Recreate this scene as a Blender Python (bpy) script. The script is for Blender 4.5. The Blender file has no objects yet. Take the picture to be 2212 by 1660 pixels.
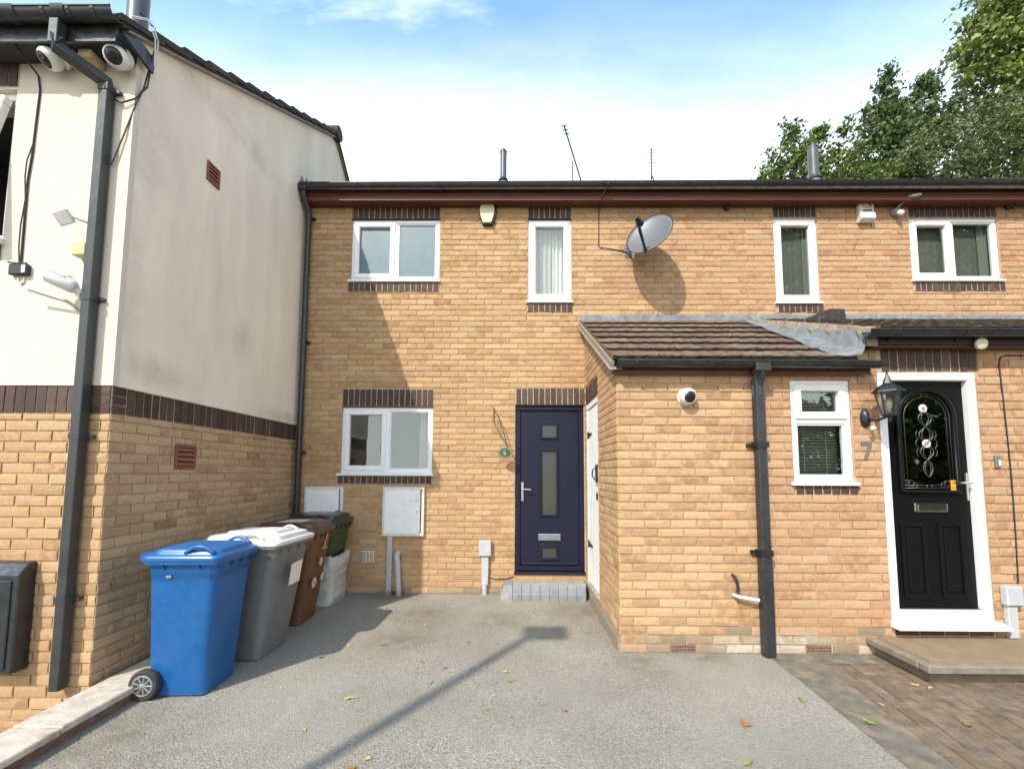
import bpy, math, random
import numpy as np
from mathutils import Vector, Matrix

# ------------------------------------------------------------------ camera, sky, sun, exposure
SC = bpy.context.scene
COL = SC.collection
rad = math.radians
CAMP = Vector((0, 0, 1.525))
TH, RO, YA = rad(4.45), rad(0.25), rad(-0.5)
FPX, WPX = 930.0, 2212.0

def cam_axes():
    f = Vector((math.sin(YA)*math.cos(TH), math.cos(YA)*math.cos(TH), math.sin(TH)))
    r = f.cross(Vector((0, 0, 1))).normalized()
    u = r.cross(f)
    r2 = r*math.cos(RO) + u*math.sin(RO)
    u2 = u*math.cos(RO) - r*math.sin(RO)
    return r2, u2, f
CR, CU, CF = cam_axes()
cam = bpy.data.cameras.new('camera')
cam.sensor_width = 36.0
cam.lens = FPX/WPX*36.0
cam.shift_y = 118.0/WPX
cam.clip_start = 0.05
cam.clip_end = 3000
camo = bpy.data.objects.new('camera', cam)
camo.matrix_world = Matrix(((CR.x, CU.x, -CF.x, CAMP.x), (CR.y, CU.y, -CF.y, CAMP.y), (CR.z, CU.z, -CF.z, CAMP.z), (0, 0, 0, 1)))
COL.objects.link(camo)
SC.camera = camo

SUN_AZ, SUN_EL = rad(33.0), rad(44.5)
sd = Vector((math.sin(SUN_AZ)*math.cos(SUN_EL), math.cos(SUN_AZ)*math.cos(SUN_EL), -math.sin(SUN_EL)))
sun = bpy.data.lights.new('sun', 'SUN')
sun.energy = 2.45
sun.angle = rad(0.53)
sun.color = (1.0, 0.935, 0.83)
suno = bpy.data.objects.new('sun', sun)
suno.rotation_euler = sd.to_track_quat('-Z', 'Y').to_euler()
suno.location = (-6, -8, 14)
COL.objects.link(suno)

wd = bpy.data.worlds.new('World')
SC.world = wd
wd.use_nodes = True
nt = wd.node_tree
nt.nodes.clear()
def N(tree, typ, **kw):
    n = tree.nodes.new(typ)
    for k, v in kw.items():
        setattr(n, k, v)
    return n
wo = N(nt, 'ShaderNodeOutputWorld')
bg = N(nt, 'ShaderNodeBackground')
bg.inputs['Strength'].default_value = 0.15
sky = N(nt, 'ShaderNodeTexSky', sky_type='NISHITA', sun_disc=False)
sky.sun_elevation = SUN_EL
sky.sun_rotation = math.pi + SUN_AZ
sky.air_density = 1.0
sky.dust_density = 0.6
sky.ozone_density = 1.6
tc = N(nt, 'ShaderNodeTexCoord')
sp = N(nt, 'ShaderNodeSeparateXYZ')
nt.links.new(tc.outputs['Generated'], sp.inputs[0])
# cloud layer seen on a flat sheet overhead: direction / (height + k)
zz = N(nt, 'ShaderNodeMath', operation='ADD'); zz.inputs[1].default_value = 0.18
nt.links.new(sp.outputs['Z'], zz.inputs[0])
zm = N(nt, 'ShaderNodeMath', operation='MAXIMUM'); zm.inputs[1].default_value = 0.05
nt.links.new(zz.outputs[0], zm.inputs[0])
dv = N(nt, 'ShaderNodeVectorMath', operation='DIVIDE')
nt.links.new(tc.outputs['Generated'], dv.inputs[0])
cb = N(nt, 'ShaderNodeCombineXYZ')
for i in range(3):
    nt.links.new(zm.outputs[0], cb.inputs[i])
nt.links.new(cb.outputs[0], dv.inputs[1])
mp = N(nt, 'ShaderNodeMapping')
mp.inputs['Scale'].default_value = (1.2, 2.6, 0.0)
mp.inputs['Location'].default_value = (1.7, 0.35, 0)
nt.links.new(dv.outputs[0], mp.inputs['Vector'])
n1 = N(nt, 'ShaderNodeTexNoise')
n1.inputs['Scale'].default_value = 2.2
n1.inputs['Detail'].default_value = 9
n1.inputs['Roughness'].default_value = 0.56
n1.inputs['Distortion'].default_value = 0.5
nt.links.new(mp.outputs[0], n1.inputs['Vector'])
# thin high cloud closes into a white sheet with distance to the north and south
dist = N(nt, 'ShaderNodeVectorMath', operation='MULTIPLY'); dist.inputs[1].default_value = (.42, 1, 0)
nt.links.new(tc.outputs['Generated'], dist.inputs[0])
dl = N(nt, 'ShaderNodeVectorMath', operation='LENGTH'); nt.links.new(dist.outputs[0], dl.inputs[0])
zc_ = N(nt, 'ShaderNodeMath', operation='MAXIMUM'); zc_.inputs[1].default_value = .06; nt.links.new(sp.outputs['Z'], zc_.inputs[0])
vv = N(nt, 'ShaderNodeMath', operation='DIVIDE'); nt.links.new(dl.outputs['Value'], vv.inputs[0]); nt.links.new(zc_.outputs[0], vv.inputs[1])
n2 = N(nt, 'ShaderNodeTexNoise'); n2.inputs['Scale'].default_value = .9; n2.inputs['Detail'].default_value = 8; n2.inputs['Roughness'].default_value = .6
nt.links.new(mp.outputs[0], n2.inputs['Vector'])
w1 = N(nt, 'ShaderNodeMath', operation='MULTIPLY_ADD'); w1.inputs[1].default_value = .55; nt.links.new(n2.outputs['Fac'], w1.inputs[0]); nt.links.new(vv.outputs[0], w1.inputs[2])
sh = N(nt, 'ShaderNodeMapRange', interpolation_type='SMOOTHSTEP')
sh.inputs['From Min'].default_value = 1.02; sh.inputs['From Max'].default_value = 1.90; sh.inputs['To Max'].default_value = .97
nt.links.new(w1.outputs[0], sh.inputs['Value'])
ws = N(nt, 'ShaderNodeMapRange', interpolation_type='SMOOTHSTEP')
ws.inputs['From Min'].default_value = .50; ws.inputs['From Max'].default_value = .80; ws.inputs['To Max'].default_value = .5
nt.links.new(n1.outputs['Fac'], ws.inputs['Value'])
cm = N(nt, 'ShaderNodeMath', operation='MAXIMUM')
nt.links.new(sh.outputs[0], cm.inputs[0]); nt.links.new(ws.outputs[0], cm.inputs[1])
mx = N(nt, 'ShaderNodeMix', data_type='RGBA')
mx.inputs['B'].default_value = (6.2, 6.3, 6.4, 1)
nt.links.new(cm.outputs[0], mx.inputs['Factor'])
gain = N(nt, 'ShaderNodeMix', data_type='RGBA', blend_type='MULTIPLY')
gain.inputs['Factor'].default_value = 1.0
gain.inputs['B'].default_value = (1.14, 1.42, 1.36, 1)
nt.links.new(sky.outputs[0], gain.inputs['A'])
nt.links.new(gain.outputs['Result'], mx.inputs['A'])
nt.links.new(mx.outputs['Result'], bg.inputs['Color'])
nt.links.new(bg.outputs[0], wo.inputs['Surface'])

SC.view_settings.view_transform = 'Standard'
SC.view_settings.look = 'None'
SC.view_settings.gamma = 1.0
SC.view_settings.exposure = 1.16
SC.render.engine = 'CYCLES'
SC.cycles.max_bounces = 8
SC.cycles.transparent_max_bounces = 12

# ------------------------------------------------------------------ materials
MATS = {}
def mat(name, col, rough=0.6, metal=0.0, var=0.0, vscale=6.0, bump=0.0, bscale=60.0, bdist=0.004, spec=0.5, coat=0.0,
        attr=None, blotch=None, col2=None, c2scale=3.0, c2lo=0.5, c2hi=0.65, stretch=(1, 1, 1), island=0.0, rvar=0.0):
    """principled material: base colour, broad colour noise, a second colour in patches, fine relief"""
    m = bpy.data.materials.new(name)
    m.use_nodes = True
    t = m.node_tree
    b = t.nodes['Principled BSDF']
    b.inputs['Roughness'].default_value = rough
    b.inputs['Metallic'].default_value = metal
    b.inputs['Specular IOR Level'].default_value = spec
    b.inputs['Coat Weight'].default_value = coat
    b.inputs['Base Color'].default_value = (*col, 1)
    L = t.links.new
    geo = N(t, 'ShaderNodeNewGeometry')
    mpn = N(t, 'ShaderNodeMapping')
    mpn.inputs['Scale'].default_value = stretch
    L(geo.outputs['Position'], mpn.inputs['Vector'])
    P = mpn.outputs[0]
    cur = None
    if attr:
        a = N(t, 'ShaderNodeAttribute', attribute_name=attr)
        cur = a.outputs['Color']
    def rgbmix(fac, A, B, blend='MIX'):
        n = N(t, 'ShaderNodeMix', data_type='RGBA', blend_type=blend)
        for s, v in ((n.inputs['Factor'], fac), (n.inputs['A'], A), (n.inputs['B'], B)):
            if isinstance(v, (tuple, list)):
                s.default_value = (*v, 1)
            elif isinstance(v, float):
                s.default_value = v
            else:
                L(v, s)
        return n.outputs['Result']
    def noise(scale, detail=4.0, rough_=0.6):
        n = N(t, 'ShaderNodeTexNoise')
        n.inputs['Scale'].default_value = scale
        n.inputs['Detail'].default_value = detail
        n.inputs['Roughness'].default_value = rough_
        L(P, n.inputs['Vector'])
        return n.outputs['Fac']
    def mrange(v, a, b_, c, d):
        n = N(t, 'ShaderNodeMapRange')
        n.inputs['From Min'].default_value = a
        n.inputs['From Max'].default_value = b_
        n.inputs['To Min'].default_value = c
        n.inputs['To Max'].default_value = d
        L(v, n.inputs['Value'])
        return n.outputs[0]
    base = cur if cur is not None else tuple(col)
    if blotch is not None:
        mm = N(t, 'ShaderNodeMath', operation='MULTIPLY')
        L(mrange(noise(15, 3, 0.6), .44, .58, 0, 1), mm.inputs[0]); L(a.outputs['Alpha'], mm.inputs[1])
        base = rgbmix(mm.outputs[0], base, tuple(blotch), 'MULTIPLY')
    if col2 is not None:
        base = rgbmix(mrange(noise(c2scale, 5, 0.65), c2lo, c2hi, 0, 1), base, tuple(col2))
    if var:
        f = mrange(noise(vscale, 6, 0.65), 0.3, 0.7, 1-var, 1+var)
        cc = N(t, 'ShaderNodeCombineXYZ')
        for i in range(3):
            L(f, cc.inputs[i])
        base = rgbmix(1.0, base, cc.outputs[0], 'MULTIPLY')
    if island:
        f = mrange(geo.outputs['Random Per Island'], 0, 1, 1-island, 1+island)
        cc = N(t, 'ShaderNodeCombineXYZ')
        for i in range(3):
            L(f, cc.inputs[i])
        base = rgbmix(1.0, base, cc.outputs[0], 'MULTIPLY')
    if not isinstance(base, tuple):
        L(base, b.inputs['Base Color'])
    if rvar:
        L(mrange(noise(vscale*2, 4), 0.3, 0.7, max(0.02, rough-rvar), min(1, rough+rvar)), b.inputs['Roughness'])
    if bump:
        bn = N(t, 'ShaderNodeBump')
        bn.inputs['Strength'].default_value = bump
        bn.inputs['Distance'].default_value = bdist
        L(noise(bscale, 5, 0.65), bn.inputs['Height'])
        L(bn.outputs[0], b.inputs['Normal'])
    MATS[name] = m
    return m

mat('brick', (.5, .3, .15), .86, var=.13, vscale=46, blotch=(.78, .73, .69), bump=.7, bscale=130, bdist=.004, attr='tone', spec=.25)
mat('mortar', (.46, .32, .195), .92, var=.16, vscale=14, bump=.6, bscale=160, bdist=.003, spec=.2)
mat('soldier', (.075, .045, .034), .66, var=.22, vscale=22, bump=.35, bscale=150, bdist=.002, attr='tone', spec=.3)
mat('pale_mortar', (.50, .43, .34), .9, var=.15, vscale=20, bump=.4, bscale=150)
mat('roughcast', (.66, .585, .475), .9, var=.04, vscale=7, bump=.8, bscale=50, bdist=.009, spec=.2)
mat('smooth_render', (.80, .705, .56), .88, var=.10, vscale=2.3, bump=.5, bscale=70, bdist=.003, spec=.2,
    col2=(.72, .63, .495), c2scale=2.1, c2lo=.50, c2hi=.78, stretch=(1, 1, .28))
mat('upvc', (.80, .80, .79), .32, var=.03, vscale=9, spec=.5)
mat('old_upvc', (.70, .70, .66), .4, var=.08, vscale=9, spec=.5)
mat('white_paint', (.76, .76, .74), .5, var=.06, vscale=6, spec=.4)
mat('gutter_black', (.026, .028, .030), .32, var=.3, vscale=9, spec=.5, rvar=.1)
mat('gutter_grey', (.032, .037, .036), .4, var=.22, vscale=8, spec=.5, rvar=.1)
mat('fascia_brown', (.10, .032, .016), .5, var=.3, vscale=7, spec=.4, stretch=(.2, 1, 3))
mat('soffit_dark', (.03, .026, .024), .7, var=.2)
mat('navy', (.0075, .0080, .025), .5, spec=.28, var=.16, vscale=6, bump=.12, bscale=70, bdist=.002, stretch=(3, 3, .25))
mat('black_door', (.005, .005, .0055), .38, var=.2, vscale=5, bump=.25, bscale=60, bdist=.002, stretch=(3, 3, .2), spec=.14)
mat('chrome', (.62, .62, .62), .16, metal=1.0)
mat('dull_metal', (.40, .41, .42), .38, metal=1.0, var=.12)
mat('flue_steel', (.085, .088, .09), .42, metal=.2, var=.15, vscale=10)
mat('tile', (.165, .107, .075), .9, var=.35, vscale=16, bump=.9, bscale=55, bdist=.01, col2=(.035, .03, .024), c2scale=9, c2lo=.58, c2hi=.72, spec=.25)
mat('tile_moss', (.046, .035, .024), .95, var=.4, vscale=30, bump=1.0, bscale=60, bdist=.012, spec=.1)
mat('tile_dark', (.055, .046, .04), .9, var=.35, vscale=16, bump=.8, bscale=60, bdist=.008, spec=.25)
mat('bedding', (.25, .20, .145), .95, var=.3, vscale=25, bump=1.0, bscale=50, bdist=.012)
mat('lead', (.16, .17, .174), .7, metal=.25, var=.3, vscale=11, bump=.4, bscale=22, bdist=.006, col2=(.23, .24, .245), c2scale=7, c2lo=.5, c2hi=.7)
mat('terracotta', (.24, .085, .05), .8, var=.2, vscale=30, bump=.3)
mat('vent_brown', (.20, .125, .09), .85, var=.25, vscale=30)
mat('kerb_brick', (.17, .095, .062), .9, var=.35, vscale=14, bump=.6, bscale=60, bdist=.006)
for k in ('tile', 'tile_dark'):
    t = MATS[k].node_tree; b = t.nodes['Principled BSDF']
    src = b.inputs['Base Color'].links[0].from_socket
    oi = N(t, 'ShaderNodeObjectInfo')
    mr_ = N(t, 'ShaderNodeMapRange'); mr_.inputs['To Min'].default_value = .74; mr_.inputs['To Max'].default_value = 1.26
    t.links.new(oi.outputs['Random'], mr_.inputs['Value'])
    cx_ = N(t, 'ShaderNodeCombineXYZ')
    for i in range(3): t.links.new(mr_.outputs[0], cx_.inputs[i])
    mm_ = N(t, 'ShaderNodeMix', data_type='RGBA', blend_type='MULTIPLY'); mm_.inputs['Factor'].default_value = 1
    t.links.new(src, mm_.inputs['A']); t.links.new(cx_.outputs[0], mm_.inputs['B']); t.links.new(mm_.outputs['Result'], b.inputs['Base Color'])
mat('buff_vent', (.44, .30, .17), .85, var=.2, vscale=30)
mat('shade_black', (.012, .011, .01), .9)  # near-black colour standing in for the shade inside openings
mat('concrete', (.30, .28, .25), .93, var=.25, vscale=14, bump=.8, bscale=70, bdist=.006, spec=.2)
mat('stone', (.22, .18, .13), .93, var=.25, vscale=9, bump=.7, bscale=60, bdist=.006, col2=(.20, .17, .13), c2scale=5, spec=.2)
mat('slab', (.235, .165, .105), .93, var=.15, vscale=9, bump=.6, bscale=90, bdist=.004, spec=.2)
mat('blue_brick', (.20, .21, .22), .75, var=.2, vscale=14, bump=.3, bscale=90, col2=(.25, .26, .265), c2scale=4, c2lo=.4, c2hi=.7)
mat('coping', (.50, .43, .35), .93, var=.25, vscale=12, bump=.8, bscale=45, bdist=.006, col2=(.36, .27, .20), c2scale=4, c2lo=.48, c2hi=.62, spec=.2)
mat('block', (.22, .135, .10), .92, var=.28, vscale=14, bump=.6, bscale=90, bdist=.004, attr='tone', spec=.2, col2=(.105, .088, .07), c2scale=6, c2lo=.52, c2hi=.72)
mat('joint_sand', (.16, .125, .075), .95, var=.3, vscale=20, bump=.5)
mat('edging', (.165, .145, .115), .95, var=.35, vscale=8, bump=.8, bscale=120, bdist=.005, col2=(.24, .18, .10), c2scale=4, c2lo=.5, c2hi=.75, spec=.2)
mat('earth', (.13, .115, .09), .95, var=.3, vscale=1.0, bump=.5)
mat('bin_blue', (.008, .088, .265), .38, var=.08, vscale=9, bump=.08, bscale=200, spec=.5, col2=(.012, .080, .225), c2scale=5, c2lo=.55, c2hi=.8, rvar=.12)
mat('bin_blue_lid', (.018, .115, .31), .36, var=.08, vscale=5, spec=.5)
mat('bin_grey', (.145, .15, .15), .45, var=.12, vscale=9, spec=.4, col2=(0.116, 0.12, 0.12), c2scale=5, c2lo=.5, c2hi=.75, rvar=.12)
mat('lid_grey', (.62, .61, .57), .45, var=.08, vscale=6, spec=.45)
mat('bin_brown', (.135, .062, .030), .45, var=.12, vscale=9, spec=.4, col2=(0.131, 0.057, 0.029), c2scale=5, c2lo=.5, c2hi=.75, rvar=.12)
mat('lid_brown', (.085, .042, .030), .36, var=.15, vscale=5, spec=.5)
mat('bin_green', (.030, .068, .026), .42, var=.12, vscale=9, spec=.4, col2=(0.034, 0.061, 0.031), c2scale=5, c2lo=.5, c2hi=.75, rvar=.12)
mat('lid_green', (.022, .034, .026), .3, var=.15, vscale=5, spec=.5)
mat('rubber', (.030, .029, .028), .8, var=.25, vscale=30)
mat('hub', (.22, .22, .215), .5, var=.15, vscale=30)
mat('sack', (.55, .545, .51), .42, var=.1, vscale=12, bump=.6, bscale=26, bdist=.02, spec=.4)
mat('paper', (.66, .62, .52), .8, var=.05)
mat('sticker_white', (.62, .55, .48), .6, var=.2, vscale=40)
mat('black_plastic', (.014, .014, .015), .4, spec=.5)
mat('cable', (.018, .016, .016), .6)
mat('white_cable', (.62, .61, .57), .5)
mat('iron', (.020, .018, .018), .55, var=.2, vscale=30)
mat('grey_pvc', (.42, .43, .44), .5, var=.1, vscale=8)
mat('meter_white', (.80, .80, .80), .45, var=.06, vscale=10, col2=(.55, .53, .49), c2scale=14, c2lo=.62, c2hi=.72)
mat('meter_frame', (.66, .64, .57), .6, var=.12, vscale=12)
mat('cream_plastic', (.62, .58, .38), .45, var=.04)
mat('alarm_white', (.62, .60, .54), .5, var=.12, vscale=12)
mat('dish_grey', (.135, .138, .142), .42, metal=.15, var=.06, vscale=6)
mat('yellow_box', (.55, .42, .20), .55, var=.08)
mat('foam', (.52, .45, .24), .85, var=.15, vscale=20, bump=.5)
mat('camera_white', (.70, .70, .67), .38, var=.04)
mat('lens', (.01, .01, .012), .06, spec=.8)
mat('sign_green', (.018, .085, .045), .4, var=.1, vscale=40)
mat('sign_gold', (.42, .36, .16), .5)
mat('number_grey', (.20, .19, .18), .45, metal=.4)
mat('red_print', (.38, .04, .05), .6)
mat('roundel', (.74, .68, .66), .55)
mat('orange_sticker', (.80, .34, .02), .55)
mat('curtain', (.40, .44, .40), .9, var=.06, vscale=6)
mat('net', (.135, .135, .112), .95, var=.12, vscale=3)
mat('curtain_dim', (.20, .215, .185), .95)
mat('curtain_white', (.74, .76, .72), .9, var=.04, vscale=6)
mat('blind', (.26, .265, .23), .7, var=.05)
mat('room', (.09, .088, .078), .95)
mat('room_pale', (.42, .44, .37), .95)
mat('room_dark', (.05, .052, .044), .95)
mat('leadwork', (.13, .13, .12), .42, metal=.9)
mat('bark', (.085, .066, .048), .95, var=.35, vscale=9, bump=1.0, bscale=22, bdist=.02)
mat('leaf_a', (.135, .18, .045), .5, island=.55, var=.3, vscale=.8, spec=.4)
mat('leaf_b', (.092, .14, .042), .5, island=.5, var=.3, vscale=.8, spec=.4)
mat('leaf_c', (.16, .20, .04), .5, island=.5, var=.3, vscale=.7, spec=.4)
mat('leaf_d', (.135, .16, .058), .55, island=.5, var=.35, vscale=.9, spec=.35)
mat('dead_yellow', (.62, .40, .06), .7, var=.15, vscale=60)
mat('dead_green', (.20, .26, .05), .7, var=.2, vscale=60)
mat('dead_brown', (.30, .15, .06), .8, var=.25, vscale=60)
mat('dead_buff', (.50, .34, .15), .8, var=.2, vscale=60)
mat('lamp_grey', (.22, .23, .24), .5, metal=.6, var=.1)
for k in ('leaf_a', 'leaf_b', 'leaf_c', 'leaf_d'):
    t = MATS[k].node_tree
    b = t.nodes['Principled BSDF']
    tr = N(t, 'ShaderNodeBsdfTranslucent')
    ms = N(t, 'ShaderNodeMixShader')
    ms.inputs[0].default_value = .28
    src = b.inputs['Base Color'].links[0].from_socket
    t.links.new(src, tr.inputs['Color'])
    t.links.new(b.outputs[0], ms.inputs[1]); t.links.new(tr.outputs[0], ms.inputs[2])
    t.links.new(ms.outputs[0], t.nodes['Material Output'].inputs['Surface'])

def stains(name, spots, nscale=4.0):
    """dirt patches at given places: (centre, (rx, ry, rz), colour, strength), ragged by noise"""
    t = MATS[name].node_tree; b = t.nodes['Principled BSDF']; L = t.links.new
    cur = b.inputs['Base Color'].links[0].from_socket
    geo = N(t, 'ShaderNodeNewGeometry')
    no = N(t, 'ShaderNodeTexNoise'); no.inputs['Scale'].default_value = nscale; no.inputs['Detail'].default_value = 8; no.inputs['Roughness'].default_value = .7
    L(geo.outputs['Position'], no.inputs['Vector'])
    for (c, r, col, st_) in spots:
        sb_ = N(t, 'ShaderNodeVectorMath', operation='SUBTRACT'); L(geo.outputs['Position'], sb_.inputs[0]); sb_.inputs[1].default_value = c
        dv_ = N(t, 'ShaderNodeVectorMath', operation='DIVIDE'); L(sb_.outputs[0], dv_.inputs[0]); dv_.inputs[1].default_value = r
        ln = N(t, 'ShaderNodeVectorMath', operation='LENGTH'); L(dv_.outputs[0], ln.inputs[0])
        m1 = N(t, 'ShaderNodeMapRange', interpolation_type='SMOOTHSTEP'); L(ln.outputs['Value'], m1.inputs['Value']); m1.inputs['From Min'].default_value = 1; m1.inputs['From Max'].default_value = .1
        m2 = N(t, 'ShaderNodeMapRange'); L(no.outputs['Fac'], m2.inputs['Value']); m2.inputs['From Min'].default_value = .34; m2.inputs['From Max'].default_value = .66; m2.inputs['To Max'].default_value = st_
        ml = N(t, 'ShaderNodeMath', operation='MULTIPLY'); L(m1.outputs[0], ml.inputs[0]); L(m2.outputs[0], ml.inputs[1])
        mx_ = N(t, 'ShaderNodeMix', data_type='RGBA'); L(ml.outputs[0], mx_.inputs['Factor']); L(cur, mx_.inputs['A']); mx_.inputs['B'].default_value = (*col, 1)
        cur = mx_.outputs['Result']
    L(cur, b.inputs['Base Color'])
stains('smooth_render', [((-2.85, 3.12, 4.0), (.5, .45, .7), (.50, .445, .35), .5), ((-2.85, 3.05, 3.0), (.5, .25, 1.2), (.55, .48, .38), .5), ((-2.85, 5.45, 5.0), (.5, .5, .6), (.45, .45, .40), .55),
    ((-2.85, 3.78, 3.7), (.5, .05, .6), (.62, .55, .44), .35), ((-2.85, 3.88, 3.75), (.5, .04, .5), (.62, .55, .44), .35), ((-2.85, 4.35, 2.9), (.5, .22, .35), (.52, .45, .35), .6), ((-2.85, 4.0, 5.0), (.5, 1.5, .22), (.45, .38, .27), .6),
    ((-2.85, 5.3, 2.2), (.5, .7, .10), (.42, .36, .28), .8), ((-2.85, 3.35, 2.3), (.5, .5, .18), (.44, .38, .29), .6)])
stains('brick', [((1.95, 3.81, .36), (.10, .2, .22), (.28, .14, .04), .75), ((2.35, 3.81, .10), (.55, .2, .13), (.55, .49, .40), .85), ((1.9, 3.81, .05), (.35, .2, .08), (.55, .49, .40), .7), ((-2.87, 3.12, 1.3), (.2, .12, .04), (.26, .10, .04), .9),
    ((-.1, 5.57, 3.62), (.11, .1, .05), (.30, .21, .14), .9), ((-2.86, 4.3, .25), (.2, 1.3, .30), (.26, .19, .13), .5), ((-1.45, 5.57, .50), (.2, .1, .12), (.20, .14, .09), .6)], 9.0)
def glass_mat(name, tint, refl, rough=0.0, wav=0.0):
    m = bpy.data.materials.new(name); m.use_nodes = True
    t = m.node_tree
    t.nodes.remove(t.nodes['Principled BSDF'])
    tr = N(t, 'ShaderNodeBsdfTransparent'); tr.inputs[0].default_value = (*tint, 1)
    gl = N(t, 'ShaderNodeBsdfGlossy'); gl.inputs['Roughness'].default_value = rough
    gl.inputs['Color'].default_value = (.92, .97, .95, 1)
    fr = N(t, 'ShaderNodeFresnel')
    gb = N(t, 'ShaderNodeNewGeometry')      # the pane is a thin slab: no total reflection on its inner face
    io = N(t, 'ShaderNodeMapRange'); io.inputs['To Min'].default_value = 1.5; io.inputs['To Max'].default_value = 1/1.5
    t.links.new(gb.outputs['Backfacing'], io.inputs['Value']); t.links.new(io.outputs[0], fr.inputs['IOR'])
    mr = N(t, 'ShaderNodeMapRange')
    mr.inputs['From Min'].default_value = 0.04; mr.inputs['From Max'].default_value = 1
    mr.inputs['To Min'].default_value = refl; mr.inputs['To Max'].default_value = 1
    t.links.new(fr.outputs[0], mr.inputs['Value'])
    ms = N(t, 'ShaderNodeMixShader')
    t.links.new(mr.outputs[0], ms.inputs[0])
    t.links.new(tr.outputs[0], ms.inputs[1]); t.links.new(gl.outputs[0], ms.inputs[2])
    if wav:
        geo = N(t, 'ShaderNodeNewGeometry')
        no = N(t, 'ShaderNodeTexNoise'); no.inputs['Scale'].default_value = 2.2
        t.links.new(geo.outputs['Position'], no.inputs['Vector'])
        bn = N(t, 'ShaderNodeBump'); bn.inputs['Strength'].default_value = wav; bn.inputs['Distance'].default_value = .01
        t.links.new(no.outputs[0], bn.inputs['Height'])
        t.links.new(bn.outputs[0], gl.inputs['Normal'])
    t.links.new(ms.outputs[0], t.nodes['Material Output'].inputs['Surface'])
    MATS[name] = m
glass_mat('glass', (.92, .94, .925), .095, 0, .04)
glass_mat('lantern_glass', (.55, .50, .44), .12)
glass_mat('door_glass', (.10, .11, .10), .10, 0.02, .1)
# obscured bathroom glass
mat('frosted', (.095, .155, .185), .35, var=.12, vscale=30, bump=.8, bscale=120, bdist=.004, spec=.5)
mat('dark_frosted', (.045, .045, .038), .22, var=.15, vscale=30, bump=.5, bscale=150, bdist=.003, spec=.6)

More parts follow.
